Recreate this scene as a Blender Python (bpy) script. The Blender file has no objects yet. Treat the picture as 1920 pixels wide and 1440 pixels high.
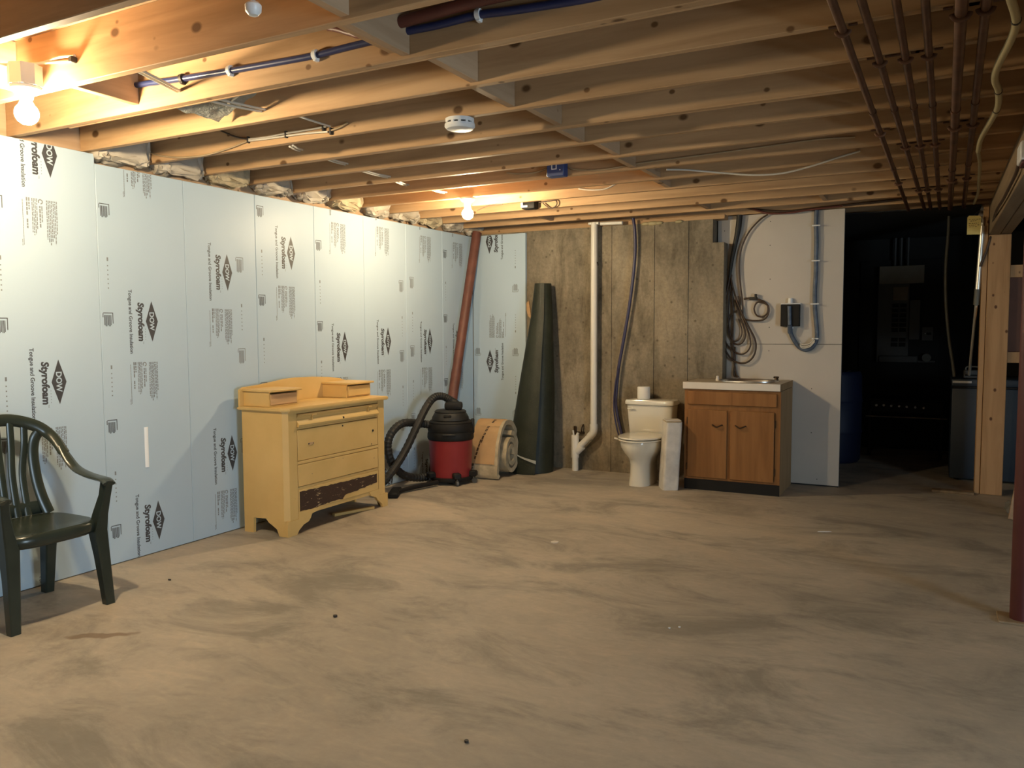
import bpy, bmesh, math, random
from mathutils import Vector, Matrix, noise
from math import sin, cos, pi, radians

random.seed(7)
SC = bpy.context.scene
COL = SC.collection

# ------------------------------------------------------------------ camera, light, exposure
def make_camera():
    yaw, pit, rol, f = 0.4866, 0.0685, -0.0040, 1503.1
    fw = Vector((-sin(yaw) * cos(pit), cos(yaw) * cos(pit), -sin(pit)))
    r0 = Vector((cos(yaw), sin(yaw), 0)); u0 = r0.cross(fw)
    r = r0 * cos(rol) + u0 * sin(rol); u = -r0 * sin(rol) + u0 * cos(rol)
    cd = bpy.data.cameras.new('camera'); cd.sensor_width = 36; cd.lens = f / 1920 * 36
    cd.clip_start = 0.05; cd.clip_end = 60
    co = bpy.data.objects.new('camera', cd); COL.objects.link(co)
    m = Matrix((r, u, -fw)).transposed().to_4x4(); m.translation = Vector((4.2991, 0, 1.3947))
    co.matrix_world = m
    SC.camera = co
make_camera()

SC.view_settings.view_transform = 'Standard'
SC.view_settings.look = 'None'
SC.view_settings.gamma = 1.0
SC.view_settings.use_curve_mapping = False
SC.view_settings.exposure = 0.78

BULB_COL = (1.0, 0.80, 0.50)
BULB_NEAR_W = 720.0      # radiance of the glowing glass of the near bulb
BULB_FAR_W = 570.0
DAY_W = 175.0            # cool light from an assumed window behind the camera
DOOR_FILL_W = 150.0  # cool fill added at an unseen glazed door on the right
DAY_COL = (0.64, 0.84, 1.0)

w = bpy.data.worlds.new('world'); SC.world = w; w.use_nodes = True
w.node_tree.nodes['Background'].inputs[0].default_value = (0.55, 0.70, 0.95, 1)
w.node_tree.nodes['Background'].inputs[1].default_value = 0.25

def area(name, loc, rot, sx, sy, power, col):
    l = bpy.data.lights.new(name, 'AREA'); l.shape = 'RECTANGLE'; l.size = sx; l.size_y = sy
    l.energy = power; l.color = col
    o = bpy.data.objects.new(name, l); COL.objects.link(o); o.location = loc; o.rotation_euler = rot
    return o
# cool light by an assumed rear window and an unseen glazed door added at right
area('assumed_daylight', (1.5, -3.28, 1.45), (radians(90), 0, radians(180)), 1.5, 1.1, DAY_W, DAY_COL)
area('assumed_daylight', (8.93, 0.5, 1.1), (radians(90), 0, radians(90)), 1.7, 1.9, DOOR_FILL_W, DAY_COL)

# ------------------------------------------------------------------ helpers
W = {}
def mat_of(loc, rz=0, rx=0, ry=0):
    return Matrix.Translation(Vector(loc)) @ Matrix.Rotation(rz, 4, 'Z') @ Matrix.Rotation(ry, 4, 'Y') @ Matrix.Rotation(rx, 4, 'X')

def thing(name, label, cat, loc=(0, 0, 0), rz=0, group=None):
    o = bpy.data.objects.new(name, None); COL.objects.link(o)
    o.empty_display_size = 0.05
    o.location = loc; o.rotation_euler = (0, 0, rz)
    o['label'] = label; o['category'] = cat
    if group: o['group'] = group
    W[o.name] = mat_of(loc, rz)
    return o

def finish(me, smooth):
    if smooth:
        me.shade_smooth()
        me.set_sharp_from_angle(angle=radians(smooth if smooth is not True else 38))

def obj(name, bm, mat, parent=None, smooth=True, local=False, label=None, kind=None):
    """links bm as ONE mesh object; vertices are in world space unless local (then in the thing's space)"""
    if parent is not None and not local:
        bm.transform(W[parent.name].inverted())
    me = bpy.data.meshes.new(name)
    bm.normal_update(); bm.to_mesh(me); bm.free()
    for m in (mat if isinstance(mat, (list, tuple)) else [mat]): me.materials.append(m)
    finish(me, smooth)
    o = bpy.data.objects.new(name, me); COL.objects.link(o)
    if parent is not None:
        o.parent = parent
        W[o.name] = W[parent.name]
    else:
        W[o.name] = Matrix.Identity(4)
    if label: o['label'] = label
    if kind: o['kind'] = kind
    return o

def tag(o, label, cat, group=None):
    o['label'] = label; o['category'] = cat
    if group: o['group'] = group
    return o

def struct(name, bm, mat, parent=None, smooth=False):
    o = obj(name, bm, mat, parent, smooth)
    if parent is None: o['kind'] = 'structure'
    return o

def setm(fs, m):
    if m:
        for f in fs: f.material_index = m

def box(bm, a, b, bevel=0.0, m=0, M=None, seg=1):
    x0, y0, z0 = [min(p, q) for p, q in zip(a, b)]; x1, y1, z1 = [max(p, q) for p, q in zip(a, b)]
    vs = [bm.verts.new(v) for v in ((x0, y0, z0), (x1, y0, z0), (x1, y1, z0), (x0, y1, z0), (x0, y0, z1), (x1, y0, z1), (x1, y1, z1), (x0, y1, z1))]
    fs = [bm.faces.new([vs[i] for i in q]) for q in ((3, 2, 1, 0), (4, 5, 6, 7), (0, 1, 5, 4), (1, 2, 6, 5), (2, 3, 7, 6), (3, 0, 4, 7))]
    setm(fs, m)
    if bevel > 0:
        es = list({e for f in fs for e in f.edges})
        r = bmesh.ops.bevel(bm, geom=es, offset=bevel, segments=seg, affect='EDGES', profile=0.5)
        setm(r['faces'], m)
        vs = list({v for v in vs if v.is_valid} | {v for f in r['faces'] for v in f.verts})
    if M is not None: bmesh.ops.transform(bm, matrix=M, verts=vs)
    return vs

def loft(bm, rings, cap0=True, cap1=True, closed=True, m=0):
    R = [[bm.verts.new(p) for p in ring] for ring in rings]
    n = len(R[0]); fs = []
    for a, b in zip(R, R[1:]):
        for i in range(n if closed else n - 1):
            j = (i + 1) % n
            fs.append(bm.faces.new((a[i], a[j], b[j], b[i])))
    if cap0 and closed: fs.append(bm.faces.new(list(reversed(R[0]))))
    if cap1 and closed: fs.append(bm.faces.new(R[-1]))
    setm(fs, m)
    return R

def smooth_pts(pts, n=6, closed=False):
    P = [Vector(p) for p in pts]
    if len(P) < 3: return P
    out = []
    for i in range(len(P) - 1):
        p0 = P[i - 1] if i > 0 else P[0] * 2 - P[1]
        p1, p2 = P[i], P[i + 1]
        p3 = P[i + 2] if i + 2 < len(P) else P[-1] * 2 - P[-2]
        for k in range(n):
            t = k / n
            out.append(0.5 * ((2 * p1) + (p2 - p0) * t + (2 * p0 - 5 * p1 + 4 * p2 - p3) * t * t + (3 * p1 - p0 - 3 * p2 + p3) * t ** 3))
    out.append(P[-1])
    return out

def sweep(bm, pts, rad, seg=8, m=0, up=(0, 0, 1), ry=None, cap=True):
    """sweeps an ellipse (rad sideways, ry along up) along pts; rad may be a list"""
    P = [Vector(p) for p in pts]; n = len(P)
    rings = []; U = Vector(up)
    prev = None
    for i in range(n):
        t = (P[min(i + 1, n - 1)] - P[max(i - 1, 0)])
        if t.length < 1e-9: t = Vector((0, 0, 1))
        t.normalize()
        if prev is None or ry is not None:
            a = U if abs(t.dot(U)) < 0.97 else Vector((U.z, U.x, U.y))
            s = t.cross(a).normalized()
        else:
            s = (prev - t * prev.dot(t))
            s = s.normalized() if s.length > 1e-6 else t.orthogonal().normalized()
        prev = s
        v = s.cross(t).normalized()
        r = rad[i] if isinstance(rad, (list, tuple)) else rad
        q = r if ry is None else (ry[i] if isinstance(ry, (list, tuple)) else ry)
        rings.append([P[i] + s * (r * cos(2 * pi * k / seg)) + v * (q * sin(2 * pi * k / seg)) for k in range(seg)])
    loft(bm, rings, cap, cap, True, m)

def cyl(bm, p0, p1, r0, r1=None, seg=16, m=0):
    p0, p1 = Vector(p0), Vector(p1); r1 = r0 if r1 is None else r1
    t = (p1 - p0).normalized(); s = t.orthogonal().normalized(); v = t.cross(s)
    rings = [[p + s * r * cos(2 * pi * k / seg) + v * r * sin(2 * pi * k / seg) for k in range(seg)] for p, r in ((p0, r0), (p1, r1))]
    loft(bm, rings, m=m)

def lathe(bm, prof, c=(0, 0, 0), axis='Z', seg=24, m=0, M=None):
    c = Vector(c); rings = []
    for r, h in prof:
        ring = []
        for k in range(seg):
            a = 2 * pi * k / seg
            p = {'Z': Vector((r * cos(a), r * sin(a), h)), 'Y': Vector((r * cos(a), h, -r * sin(a))), 'X': Vector((h, r * cos(a), r * sin(a)))}[axis]
            if M is not None: p = M @ p
            ring.append(c + p)
        rings.append(ring)
    loft(bm, rings, m=m)

def prism(bm, poly, axis, a, b, m=0, M=None):
    """extrudes a 2-D outline (in the two axes other than `axis`) from a to b"""
    def P(u, v, h):
        p = {'X': Vector((h, u, v)), 'Y': Vector((u, h, v)), 'Z': Vector((u, v, h))}[axis]
        return M @ p if M is not None else p
    A = [bm.verts.new(P(u, v, a)) for u, v in poly]; B = [bm.verts.new(P(u, v, b)) for u, v in poly]
    n = len(poly); fs = [bm.faces.new(list(reversed(A))), bm.faces.new(B)]
    for i in range(n):
        j = (i + 1) % n; fs.append(bm.faces.new((A[i], A[j], B[j], B[i])))
    setm(fs, m)
    bmesh.ops.recalc_face_normals(bm, faces=fs)

def BM(): return bmesh.new()

def put_copy(o, loc=None, parent=None):
    c = o.copy(); COL.objects.link(c)
    if loc is not None: c.location = loc
    if parent is not None: c.parent = parent
    return c

# ------------------------------------------------------------------ materials
def nodes_of(name):
    m = bpy.data.materials.new(name); m.use_nodes = True
    nt = m.node_tree; N = nt.nodes; L = nt.links
    return m, N, L, N['Principled BSDF']

def coords(N, L, scale=(1, 1, 1), rnd=False):
    tc = N.new('ShaderNodeTexCoord'); mp = N.new('ShaderNodeMapping')
    mp.inputs['Scale'].default_value = scale
    if rnd:
        oi = N.new('ShaderNodeObjectInfo'); ml = N.new('ShaderNodeMath'); ml.operation = 'MULTIPLY'; ml.inputs[1].default_value = 37.0
        L.new(oi.outputs['Random'], ml.inputs[0]); ad = N.new('ShaderNodeVectorMath'); ad.operation = 'ADD'
        L.new(tc.outputs['Object'], ad.inputs[0]); L.new(ml.outputs[0], ad.inputs[1]); L.new(ad.outputs[0], mp.inputs['Vector'])
    else:
        L.new(tc.outputs['Object'], mp.inputs['Vector'])
    return mp.outputs['Vector']

def tex_noise(N, L, vec, scale, detail=4, rough=0.55, dist=0.0):
    n = N.new('ShaderNodeTexNoise'); n.inputs['Scale'].default_value = scale; n.inputs['Detail'].default_value = detail
    n.inputs['Roughness'].default_value = rough; n.inputs['Distortion'].default_value = dist
    L.new(vec, n.inputs['Vector']); return n.outputs['Fac']

def ramp(N, L, fac, stops, interp='LINEAR'):
    r = N.new('ShaderNodeValToRGB'); e = r.color_ramp.elements; r.color_ramp.interpolation = interp
    while len(e) < len(stops): e.new(0.5)
    for el, (p, c) in zip(e, stops):
        el.position = p; el.color = (*c, 1) if len(c) == 3 else c
    L.new(fac, r.inputs['Fac']); return r.outputs['Color']

def mix(N, L, fac, a, b, mode='MIX'):
    x = N.new('ShaderNodeMix'); x.data_type = 'RGBA'; x.blend_type = mode
    for s, v in ((x.inputs[0], fac), (x.inputs[6], a), (x.inputs[7], b)):
        if hasattr(v, 'is_linked') or hasattr(v, 'links'): L.new(v, s)
        elif isinstance(v, (int, float)): s.default_value = v
        else: s.default_value = (*v, 1)
    return x.outputs[2]

def bump(N, L, B, h, strength=0.3, dist=0.01):
    b = N.new('ShaderNodeBump'); b.inputs['Strength'].default_value = strength; b.inputs['Distance'].default_value = dist
    L.new(h, b.inputs['Height']); L.new(b.outputs['Normal'], B.inputs['Normal'])

def plain(name, col, rough=0.5, metal=0.0, var=0.12, vscale=6.0, bmp=0.0, bscale=60.0, spec=0.5, scale=(1, 1, 1), coat=0.0):
    m, N, L, B = nodes_of(name)
    v = coords(N, L, scale)
    f = tex_noise(N, L, v, vscale)
    d = tuple(c * (1 - var) for c in col); h = tuple(min(1, c * (1 + var)) for c in col)
    L.new(ramp(N, L, f, [(0.3, d), (0.7, h)]), B.inputs['Base Color'])
    B.inputs['Roughness'].default_value = rough; B.inputs['Metallic'].default_value = metal
    B.inputs['Specular IOR Level'].default_value = spec
    if coat: B.inputs['Coat Weight'].default_value = coat
    if bmp: bump(N, L, B, tex_noise(N, L, v, bscale), bmp, 0.005)
    return m

def wood(name, light, dark, knot, axis='X', rough=0.62, knots=True, grain=1.0, kscale=1.0, var=0.35):
    m, N, L, B = nodes_of(name)
    s = {'X': (0.7, 9, 9), 'Y': (9, 0.7, 9), 'Z': (9, 9, 0.7)}[axis]
    v = coords(N, L, s, True)
    g = tex_noise(N, L, v, 1.6 * grain, 5, 0.6, 0.6)
    c = ramp(N, L, g, [(0.30, dark), (0.62, light)])
    oi = N.new('ShaderNodeObjectInfo')
    t = ramp(N, L, oi.outputs['Random'], [(0, (1 - var,) * 3), (1, (1 + var * 0.15,) * 3)])
    c = mix(N, L, 0.55, c, t, 'MULTIPLY')
    if knots:
        ks = {'X': (4.2, 6.0, 6.0), 'Y': (6, 4.2, 6), 'Z': (6, 6, 4.2)}[axis]
        kv = coords(N, L, tuple(k * kscale for k in ks), True)
        vo = N.new('ShaderNodeTexVoronoi'); vo.inputs['Scale'].default_value = 1.0; L.new(kv, vo.inputs['Vector'])
        sp = N.new('ShaderNodeSeparateColor'); L.new(vo.outputs['Color'], sp.inputs[0])
        gt = N.new('ShaderNodeMath'); gt.operation = 'GREATER_THAN'; gt.inputs[1].default_value = 0.30; L.new(sp.outputs[0], gt.inputs[0])
        km = ramp(N, L, vo.outputs['Distance'], [(0.09, (1, 1, 1)), (0.145, (0, 0, 0))])
        kk = N.new('ShaderNodeMath'); kk.operation = 'MULTIPLY'; L.new(km, kk.inputs[0]); L.new(gt.outputs[0], kk.inputs[1])
        c = mix(N, L, kk.outputs[0], c, knot)
        v9 = coords(N, L, (6.5, 8.5, 8.5) if axis == 'X' else (8.5, 8.5, 6.5), True)
        vo2 = N.new('ShaderNodeTexVoronoi'); vo2.inputs['Scale'].default_value = 1.0; L.new(v9, vo2.inputs['Vector'])
        s2 = N.new('ShaderNodeSeparateColor'); L.new(vo2.outputs['Color'], s2.inputs[0])
        g2 = N.new('ShaderNodeMath'); g2.operation = 'GREATER_THAN'; g2.inputs[1].default_value = 0.40; L.new(s2.outputs[0], g2.inputs[0])
        k2 = ramp(N, L, vo2.outputs['Distance'], [(0.07, (1, 1, 1)), (0.115, (0, 0, 0))])
        q2 = N.new('ShaderNodeMath'); q2.operation = 'MULTIPLY'; L.new(k2, q2.inputs[0]); L.new(g2.outputs[0], q2.inputs[1])
        c = mix(N, L, q2.outputs[0], c, tuple(x * 1.3 for x in knot))
    L.new(c, B.inputs['Base Color'])
    B.inputs['Roughness'].default_value = rough; B.inputs['Specular IOR Level'].default_value = 0.3
    bump(N, L, B, g, 0.12, 0.004)
    return m

def concrete_floor():
    m, N, L, B = nodes_of('concrete floor')
    v = coords(N, L)
    big = tex_noise(N, L, v, 0.55, 6, 0.62, 0.5)
    v2 = coords(N, L, (0.8, 1.5, 1))
    sw = tex_noise(N, L, v2, 1.5, 9, 0.70, 0.7)
    v3 = coords(N, L, (1.0, 2.6, 1))
    tr = tex_noise(N, L, v3, 5.0, 6, 0.62, 1.4)
    fine = tex_noise(N, L, v, 30, 6, 0.7)
    a = ramp(N, L, big, [(0.36, (0.345, 0.305, 0.250)), (0.62, (0.465, 0.405, 0.325))])
    b = ramp(N, L, sw, [(0.37, (0.58, 0.595, 0.605)), (0.50, (1, 1, 1)), (0.68, (1.18, 1.15, 1.10))])
    c = mix(N, L, 0.8, a, b, 'MULTIPLY')
    t = ramp(N, L, tr, [(0.36, (0.90, 0.89, 0.88)), (0.55, (1, 1, 1)), (0.66, (1.16, 1.13, 1.08))])
    c = mix(N, L, 0.5, c, t, 'MULTIPLY')
    d = ramp(N, L, fine, [(0.3, (0.92, 0.92, 0.92)), (0.7, (1.07, 1.07, 1.07))])
    c = mix(N, L, 0.6, c, d, 'MULTIPLY')
    # dried spill in front of the chair
    tc = N.new('ShaderNodeTexCoord'); mp = N.new('ShaderNodeMapping'); mp.vector_type = 'TEXTURE'
    mp.inputs['Location'].default_value = (0.955, 2.285, 0); mp.inputs['Rotation'].default_value = (0, 0, radians(35)); mp.inputs['Scale'].default_value = (0.17, 0.04, 1)
    nz = N.new('ShaderNodeTexNoise'); nz.inputs['Scale'].default_value = 9; L.new(tc.outputs['Object'], nz.inputs['Vector'])
    add = N.new('ShaderNodeVectorMath'); add.operation = 'MULTIPLY_ADD'; add.inputs[1].default_value = (0.10, 0.10, 0)
    L.new(nz.outputs['Color'], add.inputs[0]); L.new(tc.outputs['Object'], add.inputs[2])
    sb = N.new('ShaderNodeVectorMath'); sb.operation = 'SUBTRACT'; sb.inputs[1].default_value = (0.05, 0.05, 0); L.new(add.outputs[0], sb.inputs[0])
    L.new(sb.outputs[0], mp.inputs['Vector'])
    ln = N.new('ShaderNodeVectorMath'); ln.operation = 'LENGTH'; L.new(mp.outputs[0], ln.inputs[0])
    st = ramp(N, L, ln.outputs['Value'], [(0.72, (0.75,) * 3), (1.0, (0, 0, 0))])
    c = mix(N, L, st, c, (0.17, 0.115, 0.07))
    L.new(c, B.inputs['Base Color'])
    B.inputs['Roughness'].default_value = 0.62; B.inputs['Specular IOR Level'].default_value = 0.35
    bump(N, L, B, fine, 0.15, 0.003)
    return m

def concrete_wall():
    m, N, L, B = nodes_of('poured concrete')
    v = coords(N, L, (1, 1, 1)); vs = coords(N, L, (2.2, 1, 0.7))
    a = tex_noise(N, L, v, 1.4, 5, 0.6, 0.4); st = tex_noise(N, L, vs, 2.4, 9, 0.72, 0.3); f = tex_noise(N, L, v, 34, 6, 0.75)
    c = ramp(N, L, a, [(0.32, (0.170, 0.138, 0.094)), (0.66, (0.305, 0.252, 0.178))])
    c = mix(N, L, 0.85, c, ramp(N, L, st, [(0.36, (0.50, 0.49, 0.45)), (0.52, (1, 1, 1)), (0.70, (1.25, 1.2, 1.12))]), 'MULTIPLY')
    c = mix(N, L, 0.5, c, ramp(N, L, f, [(0.34, (0.62, 0.61, 0.58)), (0.66, (1.25, 1.25, 1.25))]), 'MULTIPLY')
    # air holes
    vo = N.new('ShaderNodeTexVoronoi'); vo.inputs['Scale'].default_value = 9.0; L.new(v, vo.inputs['Vector'])
    sp = N.new('ShaderNodeSeparateColor'); L.new(vo.outputs['Color'], sp.inputs[0])
    gt = N.new('ShaderNodeMath'); gt.operation = 'GREATER_THAN'; gt.inputs[1].default_value = 0.45; L.new(sp.outputs[1], gt.inputs[0])
    km = ramp(N, L, vo.outputs['Distance'], [(0.07, (1, 1, 1)), (0.13, (0, 0, 0))])
    kk = N.new('ShaderNodeMath'); kk.operation = 'MULTIPLY'; L.new(km, kk.inputs[0]); L.new(gt.outputs[0], kk.inputs[1])
    k2 = N.new('ShaderNodeMath'); k2.operation = 'MULTIPLY'; k2.inputs[1].default_value = 0.7; L.new(kk.outputs[0], k2.inputs[0])
    # the part nearest the corner was poured smoother and has fewer holes
    c = mix(N, L, k2.outputs[0], c, (0.085, 0.065, 0.04))
    L.new(c, B.inputs['Base Color']); B.inputs['Roughness'].default_value = 0.85
    bump(N, L, B, f, 0.35, 0.006)
    return m

def foam_mat():
    m, N, L, B = nodes_of('pale blue film faced foam')
    v = coords(N, L); n = tex_noise(N, L, v, 1.2, 3)
    L.new(ramp(N, L, n, [(0.3, (0.44, 0.55, 0.64)), (0.7, (0.47, 0.58, 0.67))]), B.inputs['Base Color'])
    B.inputs['Roughness'].default_value = 0.42; B.inputs['Specular IOR Level'].default_value = 0.32
    bump(N, L, B, tex_noise(N, L, coords(N, L, (1, 1, 0.35)), 2.0, 2), 0.03, 0.02)
    return m

def dresser_mat():
    m, N, L, B = nodes_of('old yellow paint')
    v = coords(N, L); n = tex_noise(N, L, v, 3.0, 5); s = tex_noise(N, L, coords(N, L, (1, 1, 1)), 14, 6, 0.7)
    c = ramp(N, L, n, [(0.3, (0.62, 0.40, 0.135)), (0.7, (0.72, 0.48, 0.18))])
    c = mix(N, L, ramp(N, L, s, [(0.70, (0, 0, 0)), (0.78, (0.55,) * 3)]), c, (0.33, 0.19, 0.06))
    L.new(c, B.inputs['Base Color']); B.inputs['Roughness'].default_value = 0.5
    bump(N, L, B, s, 0.08, 0.003)
    return m

def peeled_mat():
    m, N, L, B = nodes_of('peeled dark veneer with paint flecks')
    v = coords(N, L, (6, 6, 22)); n = tex_noise(N, L, v, 2.4, 6, 0.75, 0.4)
    g = ramp(N, L, n, [(0.60, (0, 0, 0)), (0.63, (1, 1, 1))])
    L.new(mix(N, L, g, (0.048, 0.022, 0.012), (0.62, 0.45, 0.24)), B.inputs['Base Color'])
    B.inputs['Roughness'].default_value = 0.7
    return m

def carpet_mat():
    m, N, L, B = nodes_of('dark green carpet')
    v = coords(N, L); n = tex_noise(N, L, v, 6, 4); s = tex_noise(N, L, v, 70, 4, 0.8)
    c = ramp(N, L, n, [(0.3, (0.040, 0.045, 0.030)), (0.7, (0.064, 0.070, 0.046))])
    c = mix(N, L, ramp(N, L, s, [(0.58, (0, 0, 0)), (0.70, (0.6,) * 3)]), c, (0.13, 0.13, 0.09))
    L.new(c, B.inputs['Base Color']); B.inputs['Roughness'].default_value = 0.42; B.inputs['Specular IOR Level'].default_value = 0.45
    bump(N, L, B, s, 0.4, 0.004)
    return m

def emit(name, col, strength):
    m, N, L, B = nodes_of(name)
    B.inputs['Base Color'].default_value = (0.8, 0.8, 0.8, 1)
    B.inputs['Emission Color'].default_value = (*col, 1); B.inputs['Emission Strength'].default_value = strength
    return m

M_JOIST = wood('pine joist', (0.55, 0.345, 0.180), (0.40, 0.235, 0.112), (0.13, 0.065, 0.025), 'X')
M_BLOCK = wood('pine blocking', (0.50, 0.335, 0.205), (0.38, 0.24, 0.135), (0.13, 0.065, 0.025), 'Y')
M_POST = wood('pine post', (0.60, 0.35, 0.165), (0.45, 0.245, 0.105), (0.12, 0.05, 0.02), 'Z', kscale=1.9)
M_BEAM = wood('grey brown beam', (0.30, 0.215, 0.13), (0.21, 0.145, 0.085), (0.1, 0.05, 0.02), 'Y', knots=False)
M_SUB = wood('subfloor sheet', (0.40, 0.27, 0.15), (0.30, 0.19, 0.10), (0.1, 0.05, 0.02), 'Y', knots=False)
M_FLOOR = concrete_floor(); M_CONC = concrete_wall(); M_FOAM = foam_mat()
M_INK = plain('printed black ink', (0.055, 0.055, 0.06), 0.5, var=0.2)
M_FINE = plain('printed grey ink', (0.19, 0.20, 0.21), 0.5, var=0.2)
M_FOAMPRINT = plain('unprinted foam in logo', (0.47, 0.57, 0.65), 0.4, var=0.03)
M_DRY = plain('bare gypsum board', (0.54, 0.485, 0.42), 0.9, var=0.06, vscale=1.5)
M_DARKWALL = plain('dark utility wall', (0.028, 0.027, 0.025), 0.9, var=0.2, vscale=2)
M_WHITEP = plain('white plastic', (0.75, 0.75, 0.74), 0.35, var=0.03)
M_PVC = plain('white pvc pipe', (0.72, 0.68, 0.60), 0.35, var=0.04)
M_PORC = plain('toilet porcelain', (0.72, 0.68, 0.58), 0.14, var=0.02, coat=0.4)
M_PAPER = plain('toilet tissue', (0.80, 0.77, 0.70), 0.95, var=0.03, bmp=0.2)
M_WRAP = plain('white scuffed wrapping', (0.60, 0.56, 0.50), 0.55, var=0.16, vscale=9, bmp=0.5, bscale=12)
M_CARD = plain('card edge', (0.42, 0.34, 0.23), 0.9)
M_GREENPL = plain('dark green plastic', (0.026, 0.034, 0.026), 0.27, var=0.15, spec=0.5)
M_YEL = dresser_mat(); M_PEEL = peeled_mat()
M_BAREWOOD = plain('faded drawer wood', (0.54, 0.34, 0.16), 0.7, var=0.12, scale=(1, 0.3, 4), vscale=9)
M_DKHOLE = plain('dark hardware', (0.03, 0.022, 0.016), 0.6)
M_RED = plain('red drum plastic', (0.30, 0.028, 0.030), 0.38, var=0.06)
M_BLK = plain('black plastic', (0.012, 0.011, 0.010), 0.6, var=0.15, spec=0.25)
M_BLKR = plain('black rubber', (0.014, 0.013, 0.011), 0.58, var=0.2)
M_KRAFT = plain('brown kraft facing', (0.46, 0.28, 0.125), 0.7, var=0.12, vscale=5, bmp=0.3, bscale=9)
M_BATT = plain('cream fibreglass', (0.47, 0.385, 0.25), 0.95, var=0.22, vscale=14, bmp=0.6, bscale=35)
M_BATTW = plain('white poly wrapped fibreglass', (0.46, 0.40, 0.32), 0.55, var=0.18, vscale=7, bmp=0.5, bscale=14)
M_CARPET = carpet_mat(); M_BACKING = plain('pale carpet backing', (0.30, 0.30, 0.26), 0.8)
M_IRON = plain('red oxide painted steel', (0.145, 0.050, 0.032), 0.55, var=0.25, vscale=7)
M_LALLY = plain('dark red column paint', (0.085, 0.017, 0.015), 0.45, var=0.12)
M_CABW = wood('stained birch', (0.285, 0.128, 0.042), (0.205, 0.088, 0.027), (0.1, 0.05, 0.02), 'Z', 0.45, knots=False, var=0.1)
M_CABS = wood('particle board side', (0.34, 0.22, 0.11), (0.27, 0.17, 0.08), (0.1, 0.05, 0.02), 'Z', 0.8, knots=False, var=0.1)
M_LAM = plain('white laminate edge', (0.70, 0.64, 0.56), 0.35, var=0.03)
M_CTOP = plain('speckled counter top', (0.40, 0.34, 0.26), 0.45, var=0.12, vscale=40)
M_STEEL = plain('steel', (0.55, 0.53, 0.50), 0.3, 1.0, var=0.05)
M_BRIGHT = plain('bright steel tube', (0.85, 0.80, 0.70), 0.32, 0.6, var=0.04)
M_BRONZE = plain('dark bronze', (0.06, 0.035, 0.018), 0.4, 0.6)
M_BLUEPIPE = plain('navy blue pipe', (0.022, 0.03, 0.095), 0.35, var=0.1)
M_BLUEHOSE = plain('indigo tube', (0.035, 0.03, 0.075), 0.4)
M_CONDUIT = plain('blue grey cable bundle', (0.085, 0.11, 0.155), 0.45, var=0.3, vscale=20)
M_NM = plain('white cable sheath', (0.62, 0.56, 0.46), 0.45, var=0.05)
M_TAN = plain('tan cable sheath', (0.36, 0.26, 0.15), 0.5)
M_CREAM = plain('cream flexible hose', (0.38, 0.315, 0.17), 0.5, var=0.1, scale=(1, 30, 1))
M_BROWNW = plain('dark brown cable', (0.055, 0.03, 0.016), 0.5)
M_COPPER = plain('tarnished copper', (0.13, 0.062, 0.034), 0.5, 0.55, var=0.3, vscale=8)
M_BLUEBOX = plain('blue electrical box', (0.030, 0.06, 0.19), 0.4, var=0.05)
M_GREYBOX = plain('grey metal box', (0.42, 0.46, 0.47), 0.4, 0.3, var=0.05)
M_GREYP = plain('grey painted metal', (0.085, 0.082, 0.076), 0.5, var=0.06)
M_BEIGEP = plain('beige panel cover', (0.26, 0.21, 0.14), 0.5)
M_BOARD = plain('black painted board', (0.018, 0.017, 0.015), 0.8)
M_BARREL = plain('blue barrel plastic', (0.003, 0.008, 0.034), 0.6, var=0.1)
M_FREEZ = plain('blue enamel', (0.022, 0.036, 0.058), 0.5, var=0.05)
M_GREYHOSE = plain('grey hose', (0.13, 0.125, 0.10), 0.5)
M_TAG = plain('yellow paper tag', (0.62, 0.49, 0.17), 0.8, var=0.05)
M_BROWNPANEL = plain('red brown panel', (0.14, 0.055, 0.03), 0.6, var=0.15)
M_RAG = plain('grey rag', (0.16, 0.15, 0.13), 0.95, var=0.2)
M_RUST = plain('rust red tube', (0.11, 0.030, 0.020), 0.5, var=0.15)
M_REFLECTION = plain('white wall reflection', (0.92, 0.94, 0.95), 0.25, var=0.01)  # white standing in for a reflection on the foam
def poly_mat():
    m, N, L, B = nodes_of('clear crinkled sheet')
    B.inputs['Base Color'].default_value = (0.62, 0.64, 0.60, 1); B.inputs['Roughness'].default_value = 0.18
    B.inputs['Transmission Weight'].default_value = 0.55; B.inputs['IOR'].default_value = 1.2
    bump(N, L, B, tex_noise(N, L, coords(N, L), 14, 5, 0.6), 0.9, 0.03)
    return m
M_POLY = poly_mat()
M_BULB_N = emit('glowing bulb near', BULB_COL, BULB_NEAR_W)
M_BULB_F = emit('glowing bulb far', BULB_COL, BULB_FAR_W)

# ------------------------------------------------------------------ the room shell
HZ = 2.413          # underside of the joists
JH = 0.235
bm = BM(); box(bm, (-0.4, -3.3, -0.12), (9.0, 10.6, 0.0)); floor = struct('floor', bm, M_FLOOR)
bm = BM(); box(bm, (-0.4, -3.3, HZ + JH), (9.0, 10.6, HZ + JH + 0.03)); ceiling = struct('ceiling', bm, M_SUB)

bm = BM(); box(bm, (-0.34, -3.3, 0), (-0.045, 7.56, 2.345)); wall_left = struct('wall_left', bm, M_CONC)
bm = BM(); box(bm, (-0.34, -3.3, 2.345), (-0.06, 7.56, HZ + JH)); struct('rim_board', bm, M_BLOCK, wall_left)

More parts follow.
